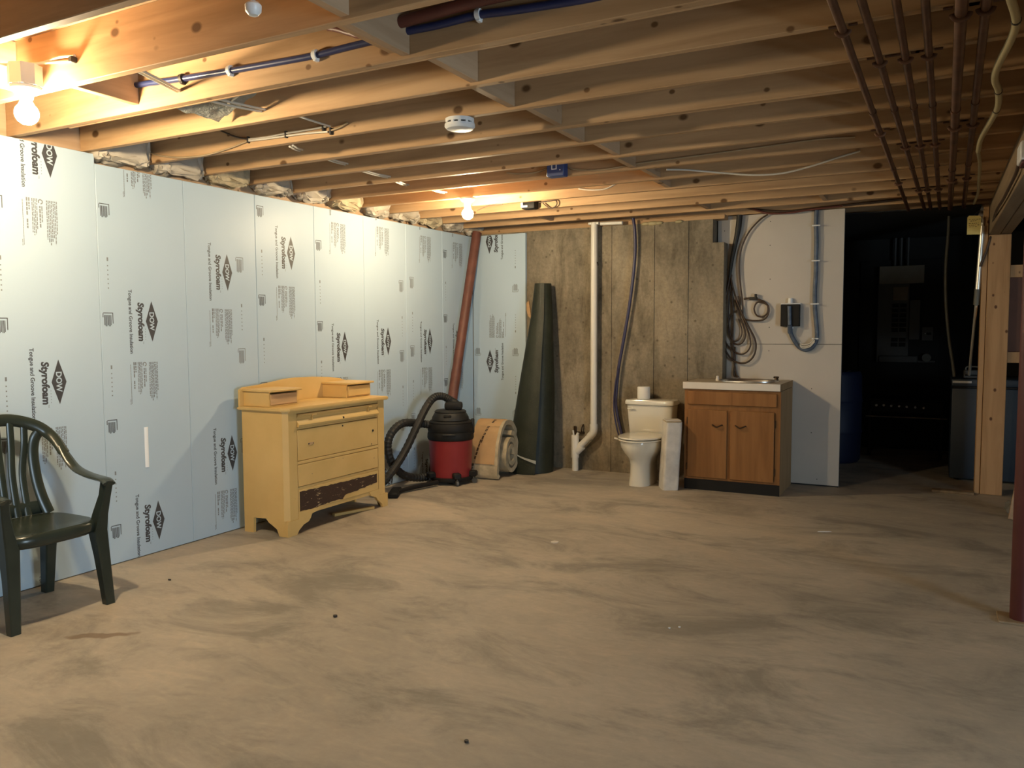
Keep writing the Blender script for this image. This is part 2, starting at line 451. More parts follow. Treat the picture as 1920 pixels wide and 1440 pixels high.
bm = BM()
box(bm, (-0.045, 7.30, 0), (2.49, 7.56, 2.375)); box(bm, (2.49, 7.30, 0), (2.592, 7.56, 2.164))
for x, wd in ((1.516, 0.018), (1.942, 0.014), (2.262, 0.018)):
    box(bm, (x - wd / 2, 7.292, 0), (x + wd / 2, 7.301, 2.373))
wall_back = struct('wall_back', bm, M_CONC)
bm = BM(); box(bm, (-0.05, 7.31, 2.375), (2.592, 7.45, HZ), 0.002); struct('sill_plate', bm, M_JOIST, wall_back)
bm = BM(); box(bm, (-0.05, 7.48, HZ), (2.592, 7.52, HZ + JH)); struct('rim_board', bm, M_JOIST, wall_back)
for i, (x, s) in enumerate(((1.86, 0.03), (1.93, 0.04), (1.99, 0.03), (2.18, 0.028))):
    bm = BM(); bmesh.ops.create_icosphere(bm, subdivisions=2, radius=1, matrix=Matrix.Translation((x, 7.298, 2.372)) @ Matrix.Diagonal((s * 1.4, 0.018, s * 0.55, 1)))
    struct('sealant_blob', bm, M_CREAM, wall_back, 60)

# partition of gypsum board in front of a stud frame
bm = BM()
for x in (2.62, 3.0, 3.55): box(bm, (x - 0.019, 7.466, 0.04), (x + 0.019, 7.555, 2.40))
box(bm, (2.60, 7.466, 0), (3.572, 7.555, 0.038)); box(bm, (2.60, 7.557, 0), (3.572, 7.57, 2.41))
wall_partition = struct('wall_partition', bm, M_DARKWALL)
for z0, z1 in ((0.012, 1.2485), (1.2515, 2.41)):
    bm = BM(); box(bm, (2.50 if z0 > 1 else 2.594, 7.452, z0), (3.578, 7.4655, z1), 0.0015)
    sh = struct('gypsum_board', bm, M_DRY, wall_partition)
    for x, z in (((2.56, 2.28), (2.965, 2.34), (2.965, 2.13), (3.36, 2.19), (2.97, 1.83), (2.97, 1.40)) if z0 > 1 else ((2.97, 1.19), (3.34, 0.86), (3.345, 0.47), (3.40, 0.06))):
        bm = BM(); cyl(bm, (x, 7.4515, z), (x, 7.4535, z), 0.0045, seg=8); struct('screw_head', bm, M_DKHOLE, sh)

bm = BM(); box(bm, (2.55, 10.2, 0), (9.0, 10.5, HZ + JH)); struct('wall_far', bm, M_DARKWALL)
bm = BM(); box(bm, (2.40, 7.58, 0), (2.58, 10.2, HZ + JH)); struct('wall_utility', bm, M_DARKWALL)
bm = BM()
box(bm, (8.7, -3.3, 0), (8.9, -0.4, HZ + JH)); box(bm, (8.7, 1.4, 0), (8.9, 10.5, HZ + JH)); box(bm, (8.7, -0.4, 2.1), (8.9, 1.4, HZ + JH)); struct('wall_right', bm, M_CONC)
bm = BM()
for p, q in (((-0.4, 0), (-0.33, 2.1)), ((1.33, 0), (1.4, 2.1)), ((0.47, 0.05), (0.53, 2.03)), ((-0.33, 2.03), (1.33, 2.1)), ((-0.33, 0), (1.33, 0.05))):
    box(bm, (8.76, p[0], p[1]), (8.82, q[0], q[1]))
struct('added_door', bm, M_WHITEP)  # unseen door, added to bring cool light onto the foam wall
bm = BM(); box(bm, (5.62, 7.76, 0), (8.7, 7.86, HZ)); struct('wall_light_block', bm, M_DRY)  # unseen wall added to keep the utility room dark
bm = BM(); box(bm, (2.585, 7.79, 2.401), (4.60, 10.19, 2.412)); struct('added_dark_sheet', bm, M_DARKWALL, ceiling)  # dark sheet added under the joists to hide their lit undersides
# rear wall behind the photographer with an assumed window
bm = BM()
box(bm, (-0.4, -3.3, 0), (9.0, -3.05, 0.85)); box(bm, (-0.4, -3.3, 2.05), (9.0, -3.05, HZ + JH))
for a, b in ((-0.4, 0.7), (2.3, 9.0)): box(bm, (a, -3.3, 0.85), (b, -3.05, 2.05))
struct('wall_rear', bm, M_CONC)
for n, (a, b) in enumerate(((0.7, 2.3),)):
    bm = BM()
    for p, q in (((a, 0.85), (a + 0.05, 2.05)), ((b - 0.05, 0.85), (b, 2.05)), ((a + 0.05, 0.85), (b - 0.05, 0.90)), ((a + 0.05, 2.0), (b - 0.05, 2.05)), (((a + b) / 2 - 0.02, 0.90), ((a + b) / 2 + 0.02, 2.0))):
        box(bm, (p[0], -3.24, p[1]), (q[0], -3.14, q[1]))
    struct('window_%d' % (n + 1), bm, M_WHITEP)

# ------------------------------------------------------------------ joists and blocking
JY = {k: 2.597 + 0.4064 * k for k in range(-12, 19)}
JY[-2] = 1.745
jm = BM(); box(jm, (0, 0, 0), (4.97, 0.038, JH), 0.003); jmesh = None
jf = None
for k, y in JY.items():
    if y > 10.15: continue
    if jf is None:
        jf = struct('joist', jm, M_JOIST, ceiling); jf.location = (-0.05, y - 0.038, HZ)
    else:
        j = put_copy(jf, (-0.05 + random.uniform(-.004, .004), y - 0.038 + random.uniform(-.003, .003), HZ + random.uniform(0, .003)))
for k in (0, 3):       # doubled-up strips beside two of the joists
    bm = BM(); box(bm, (0.4, JY[k] + 0.002, HZ + 0.001), (4.2, JY[k] + 0.016, HZ + 0.2), 0.002); struct('joist', bm, M_JOIST, ceiling)
for k in (6, 8, 10, 12):   # joists over the far side of the beam
    put_copy(jf, (4.86, JY[k] + 0.005, HZ))
bx = {-3: 2.60, -2: 2.545, -1: 2.50, 0: 2.56, 1: 2.52, 2: 2.575, 3: 2.53, 4: 2.585, 5: 2.545, 6: 2.58, 7: 2.53}
def blocking(x0, k, z0=HZ + 0.012, t=0.038, m=M_BLOCK):
    bm = BM(); box(bm, (x0, JY[k] + 0.001, z0), (x0 + t, JY[k + 1] - 0.041, HZ + JH - 0.004), 0.002)
    return struct('blocking', bm, m, ceiling)
for k, x in bx.items(): blocking(x - 0.02, k)
blocking(2.425, -1, HZ + 0.03)
blocking(0.955, -1, HZ + 0.03)
blocking(0.70, -2, HZ + 0.025)
for x in (1.0, 2.5, 3.45): blocking(x, 10)

for k in range(-6, 18):  # blocks added over the beam to stop light from the door side
    if k + 1 in JY: blocking(4.70, k, HZ + 0.002)

# insulation stuffed into the joist ends
for k in range(1, 12):
    bm = BM(); r = random.Random(k)
    bmesh.ops.create_icosphere(bm, subdivisions=4, radius=1)
    for v in bm.verts:
        p = v.co.copy()
        q = Vector((math.copysign(abs(p.x) ** 0.6, p.x) * 0.065, math.copysign(abs(p.y) ** 0.45, p.y) * 0.178, math.copysign(abs(p.z) ** 0.5, p.z) * 0.10))
        n = noise.noise(q * 9 + Vector((k * 3.1, 0, 0))) * 0.035 + noise.noise(q * 25 + Vector((k * 5.1, 0, 0))) * 0.012
        q += p.normalized() * n
        q.y = max(-0.181, min(0.181, q.y))
        v.co = q + Vector((-0.008 + r.uniform(-.015, .02), (JY[k] + JY[k + 1] - 0.038) / 2, HZ + 0.066 + r.uniform(-.016, .010)))
    struct('insulation_batt', bm, M_BATTW if k % 3 else M_BATT, ceiling, 60)

# ------------------------------------------------------------------ blue foam panels with their print
def text_geo(body, size, shear=0.0, off=0.0, sx=1.0):
    cu = bpy.data.curves.new('t', 'FONT'); cu.body = body; cu.size = size; cu.shear = shear; cu.offset = off
    cu.align_x = 'CENTER'; cu.align_y = 'CENTER'; cu.resolution_u = 3; cu.fill_mode = 'FRONT'
    o = bpy.data.objects.new('t', cu); COL.objects.link(o)
    dg = bpy.context.evaluated_depsgraph_get(); dg.update()
    me = bpy.data.meshes.new_from_object(o.evaluated_get(dg))
    V = [(v.co.x * sx, v.co.y) for v in me.vertices]; F = [tuple(p.vertices) for p in me.polygons]
    bpy.data.objects.remove(o); bpy.data.curves.remove(cu); bpy.data.meshes.remove(me)
    xs = [v[0] for v in V]; ys = [v[1] for v in V]
    return V, F, (min(xs), max(xs), min(ys), max(ys))
def fit(geo, length, height):
    V, F, (a, b, c, d) = geo
    return [((x - (a + b) / 2) * length / (b - a), (y - (c + d) / 2) * height / (d - c)) for x, y in V], F
T_DOW = fit(text_geo('DOW', 1, off=0.028), 0.112, 0.034)
T_STY = fit(text_geo('Styrofoam', 1, shear=0.10, off=0.045), 0.235, 0.058)
T_TNG = fit(text_geo('Tongue and Groove Insulation', 1, off=0.022), 0.385, 0.031)
T_TM = fit(text_geo('TM', 1), 0.016, 0.006)

class Print:
    """flat print on a panel: s runs in the reading direction, u towards the tops of the letters"""
    def __init__(self, place): self.place = place; self.bm = BM()
    def geo(self, VF, s0, u0, h=0.0, m=0):
        V, F = VF
        vs = [self.bm.verts.new(self.place(s0 + x, u0 + y, h)) for x, y in V]
        for f in F:
            try: self.bm.faces.new([vs[i] for i in f]).material_index = m
            except ValueError: pass
    def rect(self, s0, s1, u0, u1, h=0.0, m=0):
        self.geo(([(s0, u0), (s1, u0), (s1, u1), (s0, u1)], [(0, 1, 2, 3)]), 0, 0, h, m)
    def put(self, name, mat, parent, zr):
        bm = self.bm
        for z, nrm in ((zr[1] - 0.003, (0, 0, 1)), (zr[0] + 0.003, (0, 0, -1))):
            g = bm.verts[:] + bm.edges[:] + bm.faces[:]
            if g: bmesh.ops.bisect_plane(bm, geom=g, plane_co=(0, 0, z), plane_no=nrm, clear_outer=True)
        if not bm.faces: bm.free(); return
        obj(name, bm, mat, parent, smooth=False)

def print_logo(place, parent, zr):
    p = Print(place); p.geo(([(-0.125, 0), (0, -0.043), (0.125, 0), (0, 0.043)], [(0, 1, 2, 3)]), 0, 0, 0.0004)
    p.geo(T_DOW, 0, 0, 0.0009, 1); p.put('printed_logo', [M_INK, M_FOAMPRINT], parent, zr)
    p = Print(place); p.geo(T_STY, 0.003, -0.082, 0.0004); p.geo(T_TM, 0.13, -0.064, 0.0004)
    for i in range(5): p.rect(0.045 + i * 0.016, 0.049 + i * 0.016, -0.050, -0.047, 0.0004)
    p.put('printed_lettering', [M_INK], parent, zr)
    p = Print(place); p.geo(T_TNG, 0.002, -0.150, 0.0004); p.put('printed_lettering', [M_INK], parent, zr)

def print_fine(place, parent, zr):
    p = Print(place); r = random.Random(3)
    def words_row(u, s0, s1, h, hh=0.0004, gap=0.004):
        s = s0
        while s < s1:
            l = r.uniform(0.008, 0.026); p.rect(s, min(s + l, s1), u - h / 2, u + h / 2, hh); s += l + gap
    words_row(-0.159, 0.26, 0.50, 0.0035, gap=0.001); words_row(-0.166, 0.47, 0.505, 0.0035)
    words_row(-0.136, 0.247, 0.34, 0.008); words_row(-0.136, 0.36, 0.41, 0.008)
    words_row(-0.124, 0.247, 0.31, 0.008)
    for i, l in enumerate((0.43, 0.445, 0.44, 0.41)): words_row(-0.108 + i * 0.0085, 0.247, l, 0.005)
    ring = [(0.262 + 0.014 * cos(a), -0.062 + 0.014 * sin(a)) for a in [2 * pi * i / 16 for i in range(16)]]
    rin = [(0.262 + 0.008 * cos(a), -0.062 + 0.008 * sin(a)) for a in [2 * pi * i / 16 for i in range(16)]]
    p.geo((ring + rin, [(i, (i + 1) % 16, 16 + (i + 1) % 16, 16 + i) for i in range(14)]), 0, 0, 0.0004)
    words_row(-0.066, 0.285, 0.40, 0.008); words_row(-0.055, 0.285, 0.37, 0.006)
    for i, l in enumerate((0.46, 0.475, 0.49, 0.47, 0.45, 0.485, 0.43)): words_row(-0.028 + i * 0.0092, 0.25, l, 0.0055)
    p.put('fine_print', [M_FINE], parent, zr)

def print_barcode(place, parent, zr, s0, u0, flip=1, L=0.080):
    p = Print(place); t = 0.0045
    p.rect(s0 - L / 2, s0 - L / 2 + t, u0 - 0.030, u0 + 0.034, 0.0004)
    p.rect(s0 - L / 2 + t, s0 + L / 2 - 0.016, u0 + 0.034 - t, u0 + 0.034, 0.0004)
    p.rect(s0 - L / 2 + t, s0 - L / 2 + 0.028, u0 - 0.034, u0 - 0.034 + t, 0.0004)
    r = random.Random(9); u = u0 - 0.024
    while u < u0 + 0.022:
        wd = r.choice((0.003, 0.005, 0.0035)); p.rect(s0 - L / 2 + 0.014, s0 + L / 2 - r.choice((0, 0.006)), u, u + wd, 0.0004); u += wd + 0.0025
    p.put('printed_barcode', [M_INK if flip > 0 else M_FINE], parent, zr)

def print_code(place, parent, zr, s0, u0):
    p = Print(place); p.rect(s0, s0 + 0.022, u0 - 0.005, u0 + 0.005, 0.0004)
    for i in range(6): p.rect(s0 + 0.045 + i * 0.026, s0 + 0.052 + i * 0.026, u0 - 0.004, u0 + 0.003, 0.0004)
    p.put('printed_code', [M_FINE], parent, zr)

SEAM = 2.405
LOGOS = {-2: (0.6, 1.84), -1: (0.9, 2.14), 0: (-0.13, 1.112, 2.352), 1: (0.203, 1.450, 2.69), 2: (0.544, 1.787), 3: (0.728, 1.968), 4: (0.01, 1.255, 2.50), 5: (0.05, 1.290, 2.53), 6: (0.04, 1.280, 2.52), 7: (0.02, 1.265, 2.51)}
BARS = {-2: 0.3, -1: 0.5, 0: 1.424, 1: 1.460, 2: 1.846, 3: 1.608, 4: 1.421, 5: 1.784, 6: 1.825, 7: 1.5}
BAROFF = {2: 0.455, 5: 0.53, 6: 0.085}
for i in range(-2, 8):
    y0 = SEAM + 0.61 * i; y1 = min(y0 + 0.61, 7.258)
    top = 2.405 if i <= 0 else 2.352
    bm = BM(); box(bm, (-0.043, y0 + 0.001, 0.004), (0.0, y1 - 0.001, top), 0.0022)
    fp = struct('foam_panel', bm, M_FOAM, wall_left)
    zr = (0.006, top)
    if i < -1: continue
    yl = y0 + 0.345 + (0.01 if i in (3,) else 0) - (0.02 if i == 5 else 0) + (0.035 if i == 6 else 0)
    for zl in LOGOS[i]:
        if zl > 2.75 or zl < -0.3 or i == 7 and False: continue
        pl = lambda s, u, h, yl=yl, zl=zl: (h, yl + u, zl - s)
        print_logo(pl, fp, zr); print_fine(pl, fp, zr)
    if LOGOS[i][-1] + 1.245 - 0.5 < top + 0.1:
        zl = LOGOS[i][-1] + 1.245
        print_fine(lambda s, u, h, yl=yl, zl=zl: (h, yl + u, zl - s), fp, zr)
    yb = y0 + BAROFF.get(i, 0.048)
    z = BARS[i] + 0.632 * 2
    while z > 0.1:
        if z < top:
            print_barcode(lambda s, u, h, yb=yb, z=z: (h, yb + u, z - s), fp, zr, 0, 0, -1 if i in BAROFF else 1, 0.105 if i in BAROFF else 0.080)
            print_code(lambda s, u, h, yb=yb, z=z: (h, yb + u, z - s), fp, zr, 0.27, 0.01)
        z -= 0.632

# the panel returning along the concrete wall, upside down
bm = BM(); box(bm, (0.002, 7.262, 0.004), (0.615, 7.297, 2.358), 0.0022); fr = struct('foam_panel', bm, M_FOAM, wall_back)
for zl in (1.057, 2.293):
    pl = lambda s, u, h, zl=zl: (0.20 - u, 7.2618 - h, zl + s)
    print_logo(pl, fr, (0.006, 2.358)); print_fine(lambda s, u, h, zl=zl: (0.225 - u, 7.2618 - h, zl + s), fr, (0.006, 2.358))
for z in (0.53, 1.16, 1.81):
    print_barcode(lambda s, u, h, z=z: (0.50 - u, 7.2618 - h, z + s), fr, (0.006, 2.35), 0, 0, -1)
    print_code(lambda s, u, h, z=z: (0.50 - u, 7.2618 - h, z + s), fr, (0.006, 2.35), 0.2, 0.0)
for z in (0.53, 1.16):
    print_barcode(lambda s, u, h, z=z: (0.055 - u, 7.2618 - h, z + s), fr, (0.006, 2.35), 0, 0, -1)
bm = BM(); prism(bm, [(0.616, 1.66), (0.640, 1.68), (0.660, 1.55), (0.668, 1.49), (0.630, 1.53), (0.616, 1.58)], 'Y', 7.285, 7.299)
struct('wood_splinter', bm, M_JOIST, wall_back)
# bright vertical reflection on the second foam panel, modelled as a white strip
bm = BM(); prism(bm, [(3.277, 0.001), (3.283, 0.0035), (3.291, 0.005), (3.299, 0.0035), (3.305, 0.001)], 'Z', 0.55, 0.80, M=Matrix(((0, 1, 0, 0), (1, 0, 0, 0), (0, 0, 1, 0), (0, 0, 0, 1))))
tag(obj('reflection_strip', bm, M_REFLECTION), 'bright upright reflection shaped as a white strip on the blue foam wall between chair and dresser', 'strip')

# ------------------------------------------------------------------ beam, posts
bm = BM(); box(bm, (4.655, 1.2, 2.150), (4.735, 7.84, HZ - 0.002), 0.004); box(bm, (4.738, 1.2, 2.152), (4.815, 7.84, HZ - 0.002), 0.004)
tag(obj('support_beam', bm, M_BEAM), 'thick grey brown built-up wooden beam carrying the joists at the upper right', 'beam')
bm = BM(); box(bm, (4.655, 7.69, 0), (4.815, 7.83, 2.148), 0.004)
tag(obj('support_post', bm, M_POST), 'knotty square pine post under the end of the ceiling beam', 'post')
bm = BM(); box(bm, (4.614, 7.70, 0), (4.652, 7.83, 2.40), 0.003)
tag(obj('wall_stud', bm, M_POST), 'narrow pine stud standing against the left side of the square pine post', 'stud')
c = (4.690, 4.42)
t = thing('steel_column', 'dark red round steel column under the beam, cut by the frame edge', 'column', (c[0], c[1], 0))
bm = BM(); cyl(bm, (*c, 0.012), (*c, 2.135), 0.046, seg=28); obj('shaft', bm, M_LALLY, t)
bm = BM(); box(bm, (c[0] - 0.095, c[1] - 0.075, 0), (c[0] + 0.095, c[1] + 0.075, 0.012), 0.002); obj('base_plate', bm, M_BEAM, t)
bm = BM(); box(bm, (c[0] - 0.07, c[1] - 0.07, 2.135), (c[0] + 0.07, c[1] + 0.07, 2.149), 0.002); obj('cap_plate', bm, M_LALLY, t)

# ------------------------------------------------------------------ plastic garden chair
def superell(cx, cy, ax, ay, z, n=28, p=4.0):
    out = []
    for k in range(n):
        a = 2 * pi * k / n; c_, s_ = cos(a), sin(a)
        out.append((cx + ax * math.copysign(abs(c_) ** (2 / p), c_), cy + ay * math.copysign(abs(s_) ** (2 / p), s_), z))
    return out

def make_chair():
    CY = 2.35
    t = thing('garden_chair', 'dark green moulded plastic armchair with slatted back beside the blue foam wall', 'chair', (0.35, CY, 0))
    # seat with turned-down rim
    bm = BM()
    loft(bm, [superell(0.372, CY, 0.205, 0.215, 0.375), superell(0.370, CY, 0.222, 0.238, 0.392), superell(0.370, CY, 0.222, 0.240, 0.425),
              superell(0.370, CY, 0.208, 0.228, 0.440), superell(0.372, CY, 0.165, 0.18, 0.436), superell(0.36, CY, 0.09, 0.10, 0.424)])
    obj('seat', bm, M_GREENPL, t, 50)
    half = [(0.082, 0.0, 0.938), (0.086, 0.07, 0.936), (0.096, 0.14, 0.918), (0.112, 0.20, 0.890), (0.130, 0.240, 0.855), (0.165, 0.262, 0.812), (0.215, 0.274, 0.748)]
    pts = smooth_pts([(x, CY - d, z) for x, d, z in half[::-1]] + [(x, CY + d, z) for x, d, z in half[1:]], 5)
    bm = BM(); sweep(bm, pts, 0.031, 10, up=(1, 0, 0), ry=0.013); obj('back_hoop', bm, M_GREENPL, t, 50)
    for s in (-1, 1):
        bm = BM()
        ap = smooth_pts([(0.190, CY + s * 0.269, 0.781), (0.215, CY + s * 0.274, 0.748), (0.262, CY + s * 0.281, 0.694), (0.31, CY + s * 0.286, 0.662), (0.39, CY + s * 0.287, 0.642), (0.47, CY + s * 0.283, 0.634), (0.56, CY + s * 0.266, 0.632), (0.602, CY + s * 0.256, 0.618)], 5)
        n = len(ap); sweep(bm, ap, [0.022 + 0.010 * min(1, i / 8) for i in range(n)], 10, up=(0, 0, 1), ry=0.013)
        obj('armrest', bm, M_GREENPL, t, 50)
        # inner edge of the back running down to the seat
        bm = BM()
        sp = smooth_pts([(0.112, CY + s * 0.205, 0.862), (0.104, CY + s * 0.184, 0.82), (0.112, CY + s * 0.170, 0.74), (0.130, CY + s * 0.172, 0.62), (0.152, CY + s * 0.184, 0.52), (0.172, CY + s * 0.205, 0.435)], 4)
        sweep(bm, sp, 0.030, 8, up=(1, 0, 0), ry=0.010); obj('back_edge', bm, M_GREENPL, t, 50)
    for d0, d1 in ((0, 0), (-0.052, -0.068), (0.052, 0.068), (-0.104, -0.138), (0.104, 0.138)):
        bm = BM(); zt = 0.93 - (abs(d1) / 0.13) ** 2 * 0.03
        sp = smooth_pts([(0.088 + abs(d1) * 0.05, CY + d1, zt), (0.100, CY + d1 * 0.96, 0.80), (0.118, CY + d0 * 1.02, 0.66), (0.142, CY + d0, 0.52), (0.160, CY + d0, 0.44)], 4)
        sweep(bm, sp, 0.0195, 8, up=(1, 0, 0), ry=0.006); obj('slat', bm, M_GREENPL, t, 50)
    bm = BM(); sweep(bm, smooth_pts([(0.150, CY - 0.19, 0.47), (0.146, CY, 0.475), (0.150, CY + 0.19, 0.47)], 5), 0.035, 8, up=(1, 0, 0), ry=0.008); obj('back_rail', bm, M_GREENPL, t, 50)
    def leg(secs):
        bm = BM(); rings = []
        for x, y, z, a, b in secs:
            rings.append([(x + dx * a / 2, y + dy * b / 2, z) for dx, dy in ((-1, -.8), (-.8, -1), (.8, -1), (1, -.8), (1, .8), (.8, 1), (-.8, 1), (-1, .8))])
        loft(bm, rings); bmesh.ops.recalc_face_normals(bm, faces=bm.faces); return obj('leg', bm, M_GREENPL, t, 30)
    for s in (-1, 1):
        leg([(0.585, CY + s * 0.240, 0.0, 0.042, 0.048), (0.562, CY + s * 0.228, 0.25, 0.056, 0.060), (0.545, CY + s * 0.222, 0.38, 0.072, 0.068), (0.548, CY + s * 0.236, 0.46, 0.068, 0.052), (0.566, CY + s * 0.254, 0.56, 0.052, 0.040), (0.575, CY + s * 0.262, 0.632, 0.058, 0.040)])
        leg([(0.118, CY + s * 0.212, 0.0, 0.05, 0.048), (0.160, CY + s * 0.200, 0.25, 0.062, 0.060), (0.20, CY + s * 0.190, 0.42, 0.075, 0.070)])
make_chair()

# ------------------------------------------------------------------ yellow dresser
def make_dresser():
    X0, X1, Y0, Y1 = 0.085, 0.480, 3.985, 5.095
    t = thing('dresser', 'old yellow painted dresser with peeled bottom rail against the foam wall', 'dresser', (0.28, 4.54, 0))
    def side(y0, y1, ch):
        # side board cut out between its feet
        bm = BM()
        poly = [(X0, 0.845), (X0, 0), (X0 + 0.083, 0), (X0 + 0.088, 0.106), (0.286, 0.110), (0.312, 0.085), (0.345, 0.068), (0.385, 0.046), (0.405, 0.0), (X1 - 0.0205, 0), (X1 - 0.0205, 0.104), (X1 - 0.0325, 0.104), (X1 - 0.0325, 0.845)]
        # y extrusion: prism axis Y takes (x, z)
        prism(bm, poly, 'Y', y0, y1); obj('side_board', bm, M_YEL, t, 30)
    side(Y0, Y0 + 0.022, 1); side(Y1 - 0.022, Y1, -1)
    # front posts with chamfered corner
    for a, s in ((Y0, 1), (Y1, -1)):
        bm = BM()
        prism(bm, [(X1 - 0.032, a), (X1 - 0.028, a), (X1, a + s * 0.030), (X1, a + s * 0.108), (X1 - 0.032, a + s * 0.108)], 'Z', 0.105, 0.845)
        obj('post', bm, M_YEL, t, 25)
        bm = BM()      # bracket foot in front
        # outline in (y, z), drawn from the corner inward
        q = [(0.0, 0.0), (0.088, 0.0), (0.108, 0.028), (0.155, 0.058), (0.205, 0.070), (0.226, 0.092), (0.240, 0.118), (0.30, 0.126), (0.345, 0.150), (0.109, 0.150), (0.109, 0.104), (0.0, 0.104)] if s > 0 else [(0.0, 0.0), (0.062, 0.0), (0.075, 0.03), (0.12, 0.062), (0.150, 0.096), (0.205, 0.112), (0.23, 0.150), (0.109, 0.150), (0.109, 0.104), (0.0, 0.104)]
        prism(bm, [(a + s * u, z) for u, z in q], 'X', X1 - 0.020, X1 + 0.004); obj('bracket_foot', bm, M_YEL, t, 30)
    bm = BM(); box(bm, (X0, Y0 + 0.024, 0.12), (X0 + 0.014, Y1 - 0.024, 0.845)); obj('back_board', bm, M_YEL, t)
    bm = BM(); box(bm, (X0 + 0.015, Y0 + 0.024, 0.13), (X1 - 0.03, Y1 - 0.024, 0.145)); obj('bottom_board', bm, M_YEL, t)
    bm = BM()
    tp = [(X0 - 0.02, Y0 - 0.022), (X1 - 0.02, Y0 - 0.022), (X1 + 0.026, Y0 + 0.02), (X1 + 0.026, Y1 - 0.005), (X1 - 0.005, Y1 + 0.022), (X0 - 0.02, Y1 + 0.022)]
    prism(bm, tp, 'Z', 0.8465, 0.872)
    es = [e for e in bm.edges if abs(e.verts[0].co.z - e.verts[1].co.z) < 1e-6]
    bmesh.ops.bevel(bm, geom=es, offset=0.006, segments=2, affect='EDGES'); obj('top', bm, M_YEL, t, 30)
    a, b = Y0 + 0.110, Y1 - 0.046 - 0.064
    def rail(z0, z1, x=X1 - 0.003): bm = BM(); box(bm, (X1 - 0.03, a, z0), (x, b, z1), 0.002); obj('rail', bm, M_YEL, t)
    rail(0.826, 0.845); rail(0.717, 0.731); rail(0.478, 0.500, X1 + 0.002); rail(0.303, 0.322); rail(0.122, 0.150)
    # top drawer: hollow moulded front
    bm = BM()
    prof = [(X1 - 0.028, 0.734), (X1 + 0.012, 0.734), (X1 + 0.016, 0.748), (X1 + 0.012, 0.760), (X1 + 0.001, 0.772), (X1 - 0.006, 0.786), (X1 - 0.002, 0.800), (X1 + 0.010, 0.810), (X1 + 0.013, 0.817), (X1 + 0.008, 0.823), (X1 - 0.028, 0.823)]
    prism(bm, prof, 'Y', a + 0.003, b - 0.003); d = obj('drawer', bm, M_YEL, t, 30)
    for y in (4.25, 4.87):
        bm = BM(); box(bm, (X1 - 0.006, y - 0.012, 0.776), (X1 + 0.010, y - 0.006, 0.812)); box(bm, (X1 - 0.004, y - 0.012, 0.806), (X1 + 0.016, y + 0.03, 0.812)); obj('pull_remnant', bm, M_YEL, d)
    bm = BM(); cyl(bm, (X1 + 0.008, 4.565, 0.757), (X1 + 0.016, 4.565, 0.757), 0.008, seg=10); obj('keyhole_plate', bm, M_DKHOLE, d)
    def drawer(z0, z1):
        bm = BM(); box(bm, (X1 - 0.022, a + 0.004, z0), (X1 + 0.002, b - 0.004, z1), 0.003); return obj('drawer', bm, M_YEL, t)
    d = drawer(0.503, 0.714)
    bm = BM(); box(bm, (X1 + 0.002, 4.20, 0.600), (X1 + 0.006, 4.255, 0.618), 0.002); obj('pull_mark', bm, M_BAREWOOD, d)
    for y, z, r in ((4.205, 0.609, 0.006), (4.25, 0.609, 0.005), (4.92, 0.62, 0.010), (4.565, 0.695, 0.006), (4.90, 0.50 + 0.018, 0.004)):
        bm = BM(); cyl(bm, (X1 + 0.001, y, z), (X1 + 0.007, y, z), r, r * 0.8, 10); obj('screw_hole', bm, M_DKHOLE, d)
    d = drawer(0.325, 0.475)
    for y, z in ((4.235, 0.395), (4.565, 0.455), (4.93, 0.405)):
        bm = BM(); cyl(bm, (X1 + 0.001, y, z), (X1 + 0.004, y, z), 0.005, seg=8); obj('screw_hole', bm, M_BAREWOOD, d)
    # apron with the peeled dark patch
    bm = BM(); box(bm, (X1 - 0.022, a + 0.004, 0.150), (X1 + 0.001, b - 0.004, 0.302), 0.002); ap = obj('apron', bm, M_YEL, t)
    r = random.Random(5); top = []; bot = []
    n = 40
    for i in range(n + 1):
        f = i / n; y = a + 0.012 + (b - a - 0.035) * f
        top.append((y, 0.289 - 0.012 * f + r.uniform(-.003, .003)))
        bot.append((y, 0.152 + (0.0 if f < 0.25 else 0.006 if f < 0.55 else 0.03 + (f - 0.55) * 0.055) + r.uniform(-.004, .004)))
    bm = BM(); prism(bm, bot + top[::-1], 'X', X1 + 0.0012, X1 + 0.0026); obj('bare_patch', bm, M_PEEL, ap, False, label='bare dark wood with flecks of old paint')
    # boards at the back
    bm = BM()
    ys = [Y0 - 0.012, Y0 + 0.02, Y0 + 0.16, Y0 + 0.30, Y0 + 0.42, Y0 + 0.55, Y1 - 0.38, Y1 - 0.2, Y1 - 0.08, Y1 + 0.01]
    zs = [0.985, 1.0, 1.008, 1.022, 1.036, 1.04, 1.036, 1.024, 1.008, 0.985]
    prism(bm, [(ys[0], 0.873)] + list(zip(ys, zs)) + [(ys[-1], 0.873)], 'X', X0 - 0.018, X0 - 0.002); obj('splash_board', bm, M_YEL, t, 30)
    for y0, y1, open_ in ((Y0 + 0.022, 4.288, 0.0), (4.815, Y1 + 0.012, 0.006)):
        bm = BM(); box(bm, (X0 - 0.001, y0, 0.874), (0.318, y0 + 0.012, 0.972)); box(bm, (X0 - 0.001, y1 - 0.012, 0.874), (0.318, y1, 0.972))
        box(bm, (X0 - 0.001, y0 + 0.0125, 0.874), (0.318, y1 - 0.0125, 0.882)); gb = obj('glove_box', bm, M_YEL, t)
        bm = BM(); box(bm, (X0 - 0.002, y0 - 0.014, 0.973), (0.350, y1 + 0.014, 0.989), 0.004); obj('box_lid', bm, M_YEL, gb)
        bm = BM(); box(bm, (0.300, y0 + 0.014, 0.884), (0.322 + open_, y1 - 0.014, 0.962 if open_ else 0.958), 0.003)
